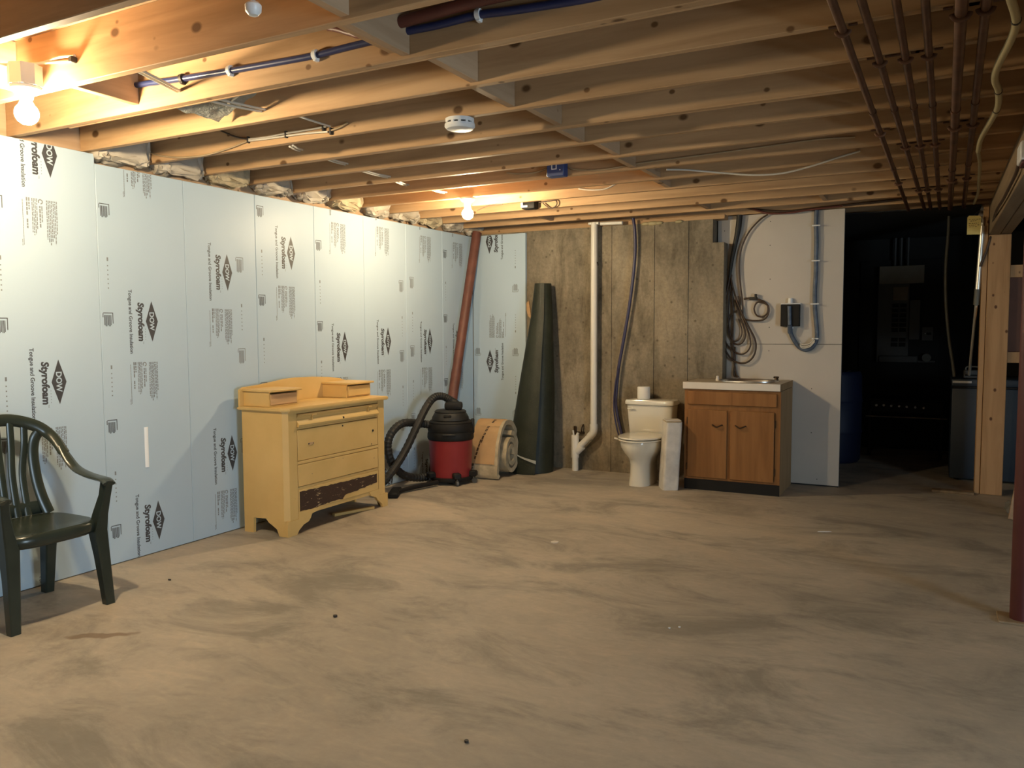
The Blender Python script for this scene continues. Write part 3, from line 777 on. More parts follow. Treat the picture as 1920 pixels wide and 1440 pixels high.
        obj('box_drawer', bm, M_BAREWOOD if not open_ else M_YEL, gb)
make_dresser()
bm = BM(); box(bm, (0.30, 4.60, 0.001), (0.335, 4.96, 0.022), 0.002, M=Matrix.Translation((0.40, 4.78, 0)) @ Matrix.Rotation(-0.3, 4, 'Z') @ Matrix.Translation((-0.32, -4.78, 0)))
tag(obj('loose_board', bm, M_YEL), 'small loose yellow board lying under the dresser front', 'board')

# ------------------------------------------------------------------ wet and dry vacuum
def make_vacuum():
    c = Vector((0.405, 6.16, 0))
    t = thing('shop_vacuum', 'red and black drum vacuum cleaner on castors in the corner', 'vacuum', c)
    bm = BM(); lathe(bm, [(0.06, 0.045), (0.180, 0.045), (0.186, 0.06), (0.198, 0.385), (0.202, 0.395), (0.198, 0.398), (0.10, 0.398)], c, seg=40); obj('drum', bm, M_RED, t, 40)
    bm = BM(); lathe(bm, [(0.05, 0.028), (0.196, 0.028), (0.203, 0.04), (0.203, 0.062), (0.189, 0.066), (0.1, 0.066)], c, seg=40); obj('base_ring', bm, M_BLK, t, 40)
    bm = BM(); lathe(bm, [(0.1, 0.399), (0.206, 0.400), (0.212, 0.415), (0.210, 0.455), (0.203, 0.470), (0.209, 0.486), (0.206, 0.530), (0.196, 0.548), (0.199, 0.556), (0.185, 0.570), (0.12, 0.575)], c, seg=40); lid = obj('lid', bm, M_BLK, t, 40)
    bm = BM(); lathe(bm, [(0.10, 0.576), (0.170, 0.576), (0.166, 0.600), (0.150, 0.628), (0.142, 0.640), (0.145, 0.652), (0.130, 0.664), (0.04, 0.668)], c, seg=32); hd = obj('motor_head', bm, M_BLKR, t, 40)
    u = Vector((0.884, 0.468, 0)); d = Vector((0.468, -0.884, 0))
    bm = BM(); R = Matrix(((u.x, d.x, 0, c.x), (u.y, d.y, 0, c.y), (0, 0, 1, 0), (0, 0, 0, 1)))
    box(bm, (-0.06, 0.206, 0.448), (0.06, 0.226, 0.468), 0.006, M=R); obj('latch', bm, M_BLKR, lid)
    bm = BM(); box(bm, (0.186, -0.01, 0.45), (0.218, 0.03, 0.585), 0.008, M=R); obj('latch', bm, M_BLKR, lid)
    bm = BM(); box(bm, (-0.05, 0.12, 0.605), (0.02, 0.165, 0.632), 0.006, M=R); obj('switch_housing', bm, M_BLK, hd)
    bm = BM(); box(bm, (-0.05, -0.06, 0.667), (0.11, 0.06, 0.735), 0.02, M=R, seg=2); obj('blower_port', bm, M_BLK, hd, 40)
    for a in (0.25, 1.25, 2.5, 3.9, 5.2):
        q = c + (u * cos(a) + d * sin(a)) * 0.205
        bm = BM(); box(bm, (-0.042, -0.035, 0.062), (0.042, 0.035, 0.115), 0.010, M=Matrix.Translation((q.x, q.y, 0)) @ Matrix.Rotation(math.atan2(d.y, d.x) - a + pi / 2 + (pi if False else 0), 4, 'Z'))
        w_ = obj('caster_bracket', bm, M_BLK, t, 40)
        bm = BM(); e = (q - c).normalized(); s = Vector((-e.y, e.x, 0)); k = q + e * 0.022
        cyl(bm, k - s * 0.011 + Vector((0, 0, 0.024)), k + s * 0.011 + Vector((0, 0, 0.024)), 0.0235, seg=14)
        cyl(bm, k + Vector((0, 0, 0.035)), k + Vector((0, 0, 0.07)), 0.007, seg=8); obj('caster', bm, M_GREYP, w_)
    # hose, corrugated
    hp = [(0.44, 6.22, 0.705), (0.37, 6.24, 0.735), (0.30, 6.20, 0.778), (0.27, 6.10, 0.775), (0.26, 5.99, 0.70), (0.25, 5.85, 0.54), (0.24, 5.70, 0.36), (0.235, 5.56, 0.235), (0.22, 5.42, 0.13), (0.20, 5.30, 0.075)]
    hp2 = [(0.26, 6.02, 0.535), (0.20, 5.92, 0.555), (0.17, 5.74, 0.57), (0.155, 5.60, 0.50), (0.150, 5.55, 0.38), (0.160, 5.60, 0.235), (0.175, 5.74, 0.115), (0.21, 5.90, 0.065), (0.26, 6.02, 0.06)]
    for pts in (hp, hp2):
        P = smooth_pts(pts, 9); bm = BM()
        sweep(bm, P, [0.037 if i % 2 else 0.0325 for i in range(len(P))], 12); obj('hose', bm, M_BLKR, t, 25)
    bm = BM(); sweep(bm, [(0.40, 5.94, 0.034), (0.34, 5.70, 0.030), (0.30, 5.50, 0.026)], [0.022, 0.020, 0.018], 12); obj('wand', bm, M_BLK, t)
    bm = BM(); box(bm, (-0.045, -0.14, 0), (0.045, 0.14, 0.045), 0.012, M=Matrix.Translation((0.30, 5.44, 0.0)) @ Matrix.Rotation(0.5, 4, 'Z')); obj('floor_nozzle', bm, M_BLK, t, 40)
make_vacuum()

# ------------------------------------------------------------------ insulation by the corner
U = Vector((0.884, 0.468, 0)); D = Vector((-0.468, 0.884, 0))
def frame_at(x, y, a=0.0):
    u = U * cos(a) + D * sin(a); v = -U * sin(a) + D * cos(a)
    return Matrix(((u.x, v.x, 0, x), (u.y, v.y, 0, y), (0, 0, 1, 0), (0, 0, 0, 1)))
def make_kraft():
    F = frame_at(0.585, 6.605, -0.44)
    t = thing('insulation_roll', 'loosely rolled brown paper faced insulation with cream spiral end, between vacuum and green carpet', 'insulation', (0.6, 6.62, 0))
    def slab(prof, th, x0, x1, name, mat, seed, amp=0.010):
        """prof: (y, z) along the sheet; th: thickness towards the right of travel"""
        n = len(prof); bm = BM(); rings = []
        for i, (y, z) in enumerate(prof):
            a, b = prof[max(i - 1, 0)], prof[min(i + 1, n - 1)]
            d = Vector((b[0] - a[0], b[1] - a[1])).normalized(); nn = Vector((d.y, -d.x))
            j = noise.noise(Vector((i * 0.35, seed, 0))) * amp
            k = noise.noise(Vector((i * 0.5, seed + 7, 0))) * amp * 0.6
            y2, z2 = y + nn.x * (th + k), z + nn.y * (th + k)
            rings.append([F @ Vector((x, yy, max(0.002, zz))) for x, yy, zz in ((x0 + j, y, z), (x1 + j, y, z), (x1 + j - 0.004, y2, z2), (x0 + j, y2, z2))])
        loft(bm, rings); bmesh.ops.recalc_face_normals(bm, faces=bm.faces); return obj(name, bm, mat, t, 50)
    arch = [(p.x, p.y) for p in smooth_pts([(0.235, 0.04, 0), (0.265, 0.20, 0), (0.225, 0.40, 0), (0.12, 0.515, 0), (-0.02, 0.535, 0), (-0.125, 0.46, 0), (-0.185, 0.33, 0), (-0.215, 0.18, 0), (-0.222, 0.06, 0), (-0.205, 0.012, 0)], 4)]
    slab(arch, -0.045, -0.12, 0.165, 'outer_batt', M_BATT, 2)
    slab(arch[:-7], 0.0035, -0.122, 0.135, 'paper_facing', M_KRAFT, 2)
    spiral = []
    for i in range(80):
        a = i / 79 * 2 * pi * 2.3; rr = 0.188 - 0.056 * a / (2 * pi)
        spiral.append((rr * 0.9 * sin(a) + 0.045, rr * 1.15 * cos(a) + 0.222))
    slab(spiral, 0.042, -0.11, 0.19, 'inner_roll', M_BATT, 5, 0.006)
    # worn dark print running diagonally over the paper
    bm = BM(); r = random.Random(11); n = len(arch)
    for i in range(13, 31):
        f = (i - 13) / 18; x = 0.085 - f * 0.20
        if r.random() < 0.12: continue
        (y0, z0), (y1, z1) = arch[i], arch[i + 1]
        d = Vector((y1 - y0, z1 - z0)).normalized(); nn = Vector((d.y, -d.x)) * 0.007
        for q in range(2):
            xa = x + q * 0.013 + r.uniform(-.003, .003); l = r.uniform(0.006, 0.011)
            j = noise.noise(Vector((i * 0.35, 2, 0))) * 0.010
            bm.faces.new([bm.verts.new(F @ Vector((xx + j, yy + nn.x, zz + nn.y))) for xx, yy, zz in ((xa, y0, z0), (xa + l, y0, z0), (xa + l - 0.008, y0 * .2 + y1 * .8, z0 * .2 + z1 * .8), (xa - 0.008, y0 * .2 + y1 * .8, z0 * .2 + z1 * .8))])
    obj('stamped_marking', bm, M_BROWNW, t, False, kind='stuff')
make_kraft()

# ------------------------------------------------------------------ green carpet roll leaning on the wall
def make_carpet():
    t = thing('carpet_roll', 'tall rolled dark green carpet leaning upright against the concrete wall', 'carpet', (0.87, 7.02, 0))
    def ring(z, c, R):
        out = []; n = 90
        for i in range(n):
            f = i / (n - 1); a = -1.47 - f * 2 * pi * 1.9
            r = R * (1.0 - 0.22 * f) * (1 + 0.16 * math.exp(-f * 26) * (1 - 0.7 * z / 1.84))
            k = 1.0 + 0.05 * noise.noise(Vector((a * 0.6, z * 1.3, 0)))
            out.append(Vector((c[0] + U.x * r * k * cos(a) + D.x * r * k * sin(a) * 0.86, c[1] + U.y * r * k * cos(a) + D.y * r * k * sin(a) * 0.86, z)))
        return out
    rows = [(0.003, (0.810, 6.99), 0.238), (0.15, (0.816, 7.00), 0.236), (0.45, (0.830, 7.025), 0.220), (0.8, (0.845, 7.055), 0.190), (1.15, (0.856, 7.09), 0.152), (1.5, (0.866, 7.13), 0.116), (1.84, (0.860, 7.165), 0.086)]
    fine = []
    for i in range(25):
        f = i / 24 * (len(rows) - 1); j = min(int(f), len(rows) - 2); g = f - j
        z = rows[j][0] * (1 - g) + rows[j + 1][0] * g
        c = tuple(rows[j][1][q] * (1 - g) + rows[j + 1][1][q] * g for q in (0, 1)); R = rows[j][2] * (1 - g) + rows[j + 1][2] * g
        fine.append(ring(z, c, R))
    bm = BM(); loft(bm, fine, False, False, False)
    bmesh.ops.solidify(bm, geom=bm.faces[:], thickness=0.010)
    obj('rolled_carpet', bm, M_CARPET, t, 50)
    # folded corner of the outer wrap showing the pale backing: follows the outer sheet near its free edge
    bm = BM(); A = []; Bq = []
    m = 12
    for i in range(m + 1):
        f = i / m; a = -2.45 + f * 0.98; ff = max(0.0, (-1.47 - a) / (2 * pi * 1.9))
        r = 0.236 * (1 - 0.22 * ff) * (1 + 0.16 * math.exp(-ff * 26)) + 0.012 + 0.004 * f
        zt = 0.215 - 0.075 * f ** 0.8
        p = Vector((0.816 + U.x * r * cos(a) + D.x * r * sin(a) * 0.86, 7.00 + U.y * r * cos(a) + D.y * r * sin(a) * 0.86, 0))
        wd = 0.010 + 0.022 * f ** 2
        A.append([p + Vector((0, 0, zt)), p - D * 0.006 + Vector((0, 0, zt - wd)), p - D * 0.001 + Vector((0, 0, zt - wd)), p + D * 0.005 + Vector((0, 0, zt))])
    loft(bm, A); bmesh.ops.recalc_face_normals(bm, faces=bm.faces)
    obj('turned_corner', bm, M_BACKING, t, False, label='pale backing of the turned corner')
make_carpet()

# leaning rust coloured jack post
def make_pole():
    a, b = Vector((0.075, 6.52, 0.03)), Vector((0.085, 7.205, 2.385))
    t = thing('jack_post', 'rust red steel jack post leaning in the corner behind the vacuum', 'post', (a.x, a.y, 0))
    d = (b - a).normalized()
    bm = BM(); cyl(bm, a + d * 0.02, a + d * 1.0, 0.050, seg=24); obj('outer_tube', bm, M_IRON, t)
    bm = BM(); cyl(bm, a + d * 1.0, b, 0.0475, seg=24); obj('inner_tube', bm, M_IRON, t)
    bm = BM(); box(bm, (a.x - 0.065, a.y - 0.07, 0.0), (a.x + 0.065, a.y + 0.07, 0.012), 0.002); cyl(bm, (a.x, a.y, 0.012), a + d * 0.03, 0.03); obj('foot_plate', bm, M_IRON, t)
make_pole()

# ------------------------------------------------------------------ drain pipe
def make_drain():
    x, y, r = 1.378, 7.215, 0.032
    t = thing('drain_pipe', 'white plastic drain pipe running down the concrete wall to a branch fitting', 'pipe', (x, y, 0))
    bm = BM(); cyl(bm, (x, y, 0.43), (x, y, 2.405), r, seg=24); obj('riser', bm, M_PVC, t)
    bm = BM(); P = smooth_pts([(x, y, 0.47), (x, y, 0.41), (x - 0.012, y, 0.375), (x - 0.04, y, 0.345)], 5); sweep(bm, P, 0.0385, 20, up=(0, 1, 0), ry=0.0385); obj('elbow', bm, M_PVC, t, 50)
    bm = BM(); cyl(bm, (x - 0.028, y, 0.357), (x - 0.165, y, 0.225), r, seg=24); obj('slanted_pipe', bm, M_PVC, t)
    wx = x - 0.194
    bm = BM(); lathe(bm, [(0.02, 0.13), (0.038, 0.13), (0.0385, 0.345), (0.036, 0.352), (0.02, 0.352)], (wx, y, 0), seg=24); cyl(bm, (wx + 0.015, y, 0.19), (wx + 0.075, y, 0.248), 0.0385, seg=20); obj('branch_fitting', bm, M_PVC, t, 50)
    bm = BM(); cyl(bm, (wx, y, 0.001), (wx, y, 0.13), r, seg=24); obj('floor_stub', bm, M_PVC, t)
    bm = BM(); cyl(bm, (wx - 0.012, y - 0.01, 0.352), (wx - 0.02, y - 0.01, 0.40), 0.009, seg=8); cyl(bm, (wx + 0.02, y, 0.352), (wx + 0.03, y, 0.375), 0.014, seg=8); obj('cleanout_plug', bm, M_PVC, t)
    bm = BM(); box(bm, (x - 0.055, y - 0.02, 2.385), (x + 0.05, y + 0.04, 2.408), 0.003); obj('pipe_strap', bm, M_PVC, t)
    bm = BM(); cyl(bm, (x + 0.035, y - 0.005, 2.03), (x + 0.035, y + 0.01, 2.0), 0.008, seg=8); obj('strap_nail', bm, M_DKHOLE, t)
make_drain()
bm = BM(); cyl(bm, (1.435, 7.235, 2.393), (1.655, 7.235, 2.388), 0.0165, seg=16); tag(obj('white_pipe', bm, M_PVC), 'short white horizontal pipe beside the top of the drain pipe', 'pipe')
t = thing('wall_clamp', 'small dark rusty pipe bracket on the concrete wall above the branch fitting', 'bracket', (1.19, 7.28, 0.36))
bm = BM(); box(bm, (1.135, 7.283, 0.34), (1.165, 7.299, 0.43), 0.004); box(bm, (1.165, 7.275, 0.36), (1.25, 7.299, 0.378), 0.003); obj('plate', bm, M_BRONZE, t)
bm = BM(); sweep(bm, smooth_pts([(1.225, 7.29, 0.37), (1.23, 7.262, 0.395), (1.235, 7.27, 0.43), (1.24, 7.29, 0.45)], 4), 0.007, 8); obj('hook', bm, M_BRONZE, t)
# world positions along the cables and hoses (metres)
P_HOSE_BLUE = [(1.757, 7.24, 2.425), (1.774, 7.24, 2.32), (1.78, 7.24, 2.122), (1.761, 7.24, 1.875), (1.721, 7.24, 1.576), (1.659, 7.24, 1.223), (1.622, 7.24, 1.019), (1.602, 7.24, 0.814), (1.597, 7.24, 0.685), (1.62, 7.24, 0.532), (1.664, 7.24, 0.365)]
P_HOSE_BLUE2 = [(1.63, 7.22, 1.02), (1.598, 7.22, 0.866), (1.583, 7.22, 0.661), (1.611, 7.22, 0.457), (1.661, 7.22, 0.305)]
P_CABLE_BLK = [(2.703, 7.41, 2.41), (2.691, 7.41, 2.283), (2.664, 7.41, 2.141), (2.638, 7.41, 1.999), (2.621, 7.41, 1.855), (2.594, 7.41, 1.711), (2.572, 7.41, 1.566), (2.559, 7.41, 1.421), (2.566, 7.41, 1.274), (2.601, 7.41, 1.177), (2.665, 7.41, 1.099), (2.761, 7.41, 1.077), (2.831, 7.41, 1.121), (2.863, 7.41, 1.203), (2.852, 7.41, 1.299), (2.789, 7.41, 1.419), (2.73, 7.41, 1.54), (2.681, 7.41, 1.661), (2.641, 7.41, 1.807), (2.63, 7.41, 1.903)]
P_CABLE_B2 = [(2.684, 7.42, 2.236), (2.649, 7.42, 2.047), (2.618, 7.42, 1.88), (2.592, 7.42, 1.712), (2.584, 7.42, 1.542), (2.572, 7.42, 1.396), (2.588, 7.42, 1.274), (2.647, 7.42, 1.201), (2.724, 7.42, 1.158), (2.781, 7.42, 1.178), (2.813, 7.42, 1.236), (2.803, 7.42, 1.323), (2.758, 7.42, 1.444), (2.718, 7.42, 1.564), (2.697, 7.42, 1.685)]
P_CABLE_B3 = [(2.636, 7.425, 1.88), (2.619, 7.425, 1.711), (2.612, 7.425, 1.517), (2.624, 7.425, 1.372), (2.655, 7.425, 1.274), (2.703, 7.425, 1.245), (2.75, 7.425, 1.275), (2.768, 7.425, 1.347), (2.738, 7.425, 1.444), (2.699, 7.425, 1.541), (2.668, 7.425, 1.652)]
P_CABLE_B4 = [(2.626, 7.43, 1.856), (2.643, 7.43, 1.663), (2.655, 7.43, 1.469), (2.653, 7.43, 1.274), (2.665, 7.43, 1.128), (2.687, 7.43, 0.982), (2.707, 7.43, 0.924)]
P_CABLE_B5 = [(2.673, 7.43, 1.226), (2.676, 7.43, 1.079), (2.667, 7.43, 0.982), (2.678, 7.43, 0.923)]
P_CABLE_B6 = [(2.707, 7.428, 1.565), (2.641, 7.428, 1.517), (2.613, 7.428, 1.42), (2.619, 7.428, 1.333), (2.664, 7.428, 1.274), (2.721, 7.428, 1.304), (2.734, 7.428, 1.381), (2.699, 7.428, 1.478)]
P_CABLE_LOOP = [(2.947, 7.42, 2.399), (2.879, 7.42, 2.357), (2.801, 7.42, 2.277), (2.747, 7.42, 2.185), (2.711, 7.42, 2.068), (2.703, 7.42, 1.925), (2.72, 7.42, 1.757), (2.736, 7.42, 1.636), (2.743, 7.42, 1.516), (2.758, 7.42, 1.477), (2.824, 7.42, 1.462), (2.917, 7.42, 1.466), (2.963, 7.42, 1.513), (2.966, 7.42, 1.584), (2.924, 7.42, 1.618), (2.868, 7.42, 1.624), (2.841, 7.42, 1.572), (2.86, 7.42, 1.514), (2.907, 7.42, 1.495), (2.953, 7.42, 1.523), (2.961, 7.42, 1.584), (2.928, 7.42, 1.628), (2.868, 7.42, 1.653), (2.797, 7.42, 1.664), (2.75, 7.42, 1.655)]
P_CABLE_BUNDLE = [(3.352, 7.425, 2.408), (3.35, 7.425, 2.29), (3.357, 7.425, 2.152), (3.356, 7.425, 2.015), (3.358, 7.425, 1.877), (3.353, 7.425, 1.717), (3.356, 7.425, 1.578), (3.367, 7.425, 1.462), (3.378, 7.425, 1.346), (3.371, 7.425, 1.277), (3.337, 7.425, 1.221), (3.284, 7.425, 1.202), (3.23, 7.425, 1.229), (3.194, 7.425, 1.276), (3.165, 7.425, 1.333), (3.156, 7.425, 1.38), (3.154, 7.425, 1.464)]
P_BUNDLE_CLIPS = [(3.355, 7.42, 2.275), (3.357, 7.42, 1.973), (3.356, 7.42, 1.601)]
P_STRAND = [(3.365, 7.4, 1.286), (3.322, 7.4, 1.24), (3.265, 7.4, 1.23), (3.242, 7.4, 1.253)]
P_DARK_WIRE = [(2.732, 7.4, 2.478), (2.858, 7.4, 2.445), (3.019, 7.4, 2.419), (3.175, 7.4, 2.413), (3.393, 7.4, 2.424), (3.647, 7.4, 2.432), (3.851, 7.4, 2.439), (4.05, 7.4, 2.449)]
P_DARK_WIRE2 = [(2.816, 7.38, 2.455), (2.954, 7.38, 2.403), (3.134, 7.38, 2.395), (3.31, 7.38, 2.41), (3.565, 7.38, 2.422)]
P_FREEZ_HOSE = [(4.366, 8.35, 2.233), (4.356, 8.35, 1.993), (4.359, 8.35, 1.752), (4.375, 8.35, 1.509), (4.403, 8.35, 1.266), (4.435, 8.35, 1.072), (4.451, 8.35, 0.96)]
P_BEAM_WIRE = [(4.635, 4.439, 2.232), (4.635, 4.7, 2.212), (4.635, 4.896, 2.18), (4.635, 5.304, 2.175), (4.635, 5.747, 2.172), (4.635, 6.446, 2.184)]
P_BEAM_WIRE2 = [(4.678, 7.69, 2.321), (4.674, 7.69, 2.213), (4.665, 7.69, 2.127), (4.635, 7.69, 1.999), (4.601, 7.69, 1.892)]
P_CREAM_HOSE = [(4.459, 2.806, 2.36), (4.463, 2.869, 2.36), (4.497, 3.109, 2.36), (4.496, 3.302, 2.36), (4.474, 3.616, 2.36), (4.476, 3.807, 2.36), (4.499, 3.988, 2.36), (4.511, 4.328, 2.36), (4.476, 4.903, 2.36), (4.476, 5.269, 2.36)]
P_CREAM_WIRE = [(4.478, 5.324, 2.37), (4.504, 5.769, 2.37), (4.524, 6.404, 2.37), (4.54, 6.913, 2.37), (4.534, 7.496, 2.37)]
P_PEX = [(0.953, 2.545, 2.53), (1.293, 2.545, 2.512), (1.589, 2.545, 2.502), (1.835, 2.545, 2.495), (2.064, 2.545, 2.491), (2.214, 2.545, 2.496), (2.357, 2.545, 2.499)]
P_PEX_R = [(2.487, 2.545, 2.508), (2.649, 2.545, 2.507), (2.819, 2.545, 2.512), (2.959, 2.545, 2.502), (3.21, 2.545, 2.49), (3.333, 2.545, 2.49)]
P_W1 = [(1.488, 2.165, 2.425), (1.395, 2.35, 2.441), (1.265, 2.558, 2.466)]
P_W1b = [(1.463, 2.165, 2.427), (1.368, 2.35, 2.442), (1.247, 2.558, 2.466)]
P_W2 = [(1.412, 2.6, 2.43), (1.379, 2.77, 2.45), (1.376, 2.965, 2.465)]
P_W2b = [(1.371, 2.6, 2.426), (1.344, 2.77, 2.443), (1.351, 2.965, 2.46)]
P_W3 = [(1.607, 2.6, 2.424), (1.376, 2.75, 2.453), (1.146, 2.9, 2.471)]
P_W4 = [(1.548, 3.01, 2.423), (1.48, 3.2, 2.448), (1.441, 3.36, 2.464)]
P_STAPLED = [(0.852, 3.36, 2.463), (0.993, 3.36, 2.459), (1.13, 3.36, 2.463), (1.282, 3.36, 2.463), (1.419, 3.36, 2.466)]
P_STAPLED_B = [(0.852, 3.36, 2.454), (0.993, 3.36, 2.45), (1.13, 3.36, 2.449), (1.282, 3.36, 2.446), (1.429, 3.36, 2.437)]
P_STAPLED_TAIL = [(1.447, 3.36, 2.441), (1.508, 3.36, 2.45), (1.562, 3.36, 2.468)]
P_STAPLES = [(0.852, 3.36, 2.46), (1.134, 3.36, 2.457), (1.397, 3.36, 2.463), (1.447, 3.36, 2.438)]
P_SAG1 = [(0.852, 3.36, 2.463), (0.749, 3.36, 2.49), (0.624, 3.36, 2.543)]
P_SAG2 = [(0.852, 3.36, 2.454), (0.705, 3.36, 2.429), (0.51, 3.36, 2.41), (0.309, 3.36, 2.418), (0.124, 3.36, 2.447), (-0.018, 3.36, 2.49)]
P_RUNS = [(0.851, 3.776, 2.478), (0.863, 4.183, 2.466), (0.903, 4.589, 2.446), (0.772, 4.996, 2.465), (0.846, 5.402, 2.463)]
P_RUNS0 = [(1.094, 3.43, 2.41), (0.965, 3.84, 2.44), (0.922, 4.245, 2.436), (0.903, 4.651, 2.434), (0.939, 5.058, 2.433)]
P_BLUECAB_R = [(2.095, 4.985, 2.472), (2.149, 4.985, 2.45), (2.339, 4.985, 2.432), (2.593, 4.985, 2.448), (2.937, 4.985, 2.456), (3.323, 4.985, 2.467), (3.652, 4.985, 2.477), (3.859, 4.985, 2.468)]
P_BLUECAB_L = [(1.934, 4.985, 2.477), (1.853, 4.985, 2.46), (1.751, 4.985, 2.459), (1.627, 4.985, 2.477)]
P_WHCAB = [(2.702, 5.2, 2.434), (2.817, 5.3, 2.437), (3.003, 5.4, 2.419), (3.21, 5.4, 2.386), (3.393, 5.4, 2.379), (3.57, 5.4, 2.406), (3.725, 5.4, 2.443), (3.855, 5.4, 2.471)]
P_FARCAB = [(1.816, 5.81, 2.476), (1.927, 5.81, 2.458), (2.036, 5.81, 2.457), (2.101, 5.81, 2.48), (2.131, 5.81, 2.493)]
P_BULBCAB = [(0.907, 5.81, 2.374), (0.984, 5.81, 2.399), (1.059, 5.81, 2.41), (1.144, 5.81, 2.408)]
P_JLOOP = [(1.287, 6.19, 2.462), (1.387, 6.19, 2.467), (1.446, 6.19, 2.467), (1.456, 6.19, 2.435), (1.426, 6.19, 2.411), (1.387, 6.19, 2.41), (1.327, 6.19, 2.454)]
P_KNOBS = [(3.742, 9.5, 0.553), (3.815, 9.5, 0.556), (3.888, 9.5, 0.553), (3.966, 9.5, 0.551), (4.038, 9.5, 0.548), (4.12, 9.5, 0.546), (4.2, 9.5, 0.543), (3.709, 9.5, 0.61), (4.238, 9.5, 0.618), (3.649, 9.5, 0.432), (4.417, 9.5, 0.44)]
# ------------------------------------------------------------------ toilet
def egg(cx, y0, y1, hw, z, n=32, sq=2.0, back=0.6):
    """egg outline: round front at y0, blunter back at y1"""
    out = []; cy = y0 + (y1 - y0) * 0.55
    for k in range(n):
        a = 2 * pi * k / n; c_, s_ = cos(a), sin(a)
        e = 2.0 if s_ < 0 else 3.0
        x = hw * math.copysign(abs(c_) ** (2 / max(sq, e if s_ > 0 else sq)), c_)
        y = (cy - y0) * s_ if s_ < 0 else (y1 - cy) * math.copysign(abs(s_) ** (2 / 3.0), s_)
        out.append((cx + x, cy + y, z))
    return out
def make_toilet():
    cx = 1.985
    t = thing('toilet', 'cream white two piece toilet with closed lid against the concrete wall', 'toilet', (cx, 6.9, 0))
    bm = BM()
    loft(bm, [egg(cx, 6.70, 7.16, 0.108, 0.0, sq=3.5), egg(cx, 6.70, 7.16, 0.108, 0.02, sq=3.5), egg(cx, 6.705, 7.13, 0.098, 0.10, sq=3.0), egg(cx, 6.70, 7.10, 0.096, 0.19, sq=2.6),
              egg(cx, 6.675, 7.09, 0.115, 0.245), egg(cx, 6.635, 7.09, 0.155, 0.295), egg(cx, 6.615, 7.09, 0.180, 0.34), egg(cx, 6.61, 7.09, 0.188, 0.385), egg(cx, 6.612, 7.09, 0.186, 0.398), egg(cx, 6.66, 7.05, 0.13, 0.398)])
    bowl = obj('bowl', bm, M_PORC, t, 50)
    bm = BM(); box(bm, (cx - 0.11, 7.00, 0.30), (cx + 0.11, 7.22, 0.402), 0.02, seg=2); obj('tank_shelf', bm, M_PORC, bowl, 40)
    bm = BM(); loft(bm, [egg(cx, 6.600, 7.06, 0.194, 0.400), egg(cx, 6.592, 7.06, 0.200, 0.406), egg(cx, 6.594, 7.06, 0.198, 0.416), egg(cx, 6.62, 7.04, 0.17, 0.418)]); obj('seat', bm, M_PORC, t, 50)
    bm = BM(); loft(bm, [egg(cx, 6.604, 7.065, 0.190, 0.421), egg(cx, 6.592, 7.068, 0.199, 0.427), egg(cx, 6.596, 7.066, 0.196, 0.439), egg(cx, 6.66, 7.03, 0.15, 0.447), egg(cx, 6.75, 6.97, 0.07, 0.450)]); lid = obj('seat_lid', bm, M_PORC, t, 50)
    bm = BM(); cyl(bm, (cx - 0.09, 7.055, 0.43), (cx + 0.09, 7.055, 0.43), 0.012, seg=12); obj('hinge', bm, M_PORC, lid)
    bm = BM(); rings = []
    for z, hw, y0 in ((0.405, 0.196, 7.085), (0.42, 0.202, 7.078), (0.56, 0.213, 7.068), (0.688, 0.222, 7.06)):
        rings.append(superell(cx, (y0 + 7.262) / 2, hw, (7.262 - y0) / 2, z, 36, 8))
    loft(bm, rings); tank = obj('tank', bm, M_PORC, t, 50)
    bm = BM(); loft(bm, [superell(cx, 7.158, 0.226, 0.108, 0.690, 36, 8), superell(cx, 7.158, 0.236, 0.118, 0.697, 36, 8), superell(cx, 7.158, 0.237, 0.119, 0.722, 36, 8), superell(cx, 7.158, 0.230, 0.112, 0.736, 36, 8), superell(cx, 7.158, 0.18, 0.07, 0.741, 36, 8)]); obj('tank_lid', bm, M_PORC, t, 50)
    bm = BM(); cyl(bm, (cx - 0.165, 7.068, 0.655), (cx - 0.165, 7.050, 0.655), 0.014, seg=12); box(bm, (cx - 0.205, 7.042, 0.648), (cx - 0.13, 7.052, 0.661), 0.004); obj('flush_lever', bm, M_PORC, tank, 40)
    bm = BM(); cyl(bm, (cx - 0.175, 6.72, 0.410), (cx - 0.206, 6.715, 0.420), 0.008, seg=8); obj('bumper', bm, M_PORC, lid)
    for s in (-1, 1):
        bm = BM(); lathe(bm, [(0.016, 0.0), (0.016, 0.012), (0.008, 0.02)], (cx + s * 0.118, 6.98, 0.001), seg=12); obj('bolt_cap', bm, M_PORC, t)
make_toilet()
bm = BM(); lathe(bm, [(0.021, 0.743), (0.056, 0.743), (0.0585, 0.749), (0.0585, 0.849), (0.056, 0.855), (0.021, 0.855), (0.021, 0.75)], (1.905, 7.145, 0), seg=32)
tag(obj('toilet_roll', bm, M_PAPER, None, 40), 'white toilet paper roll standing upright on the toilet tank lid', 'paper roll')
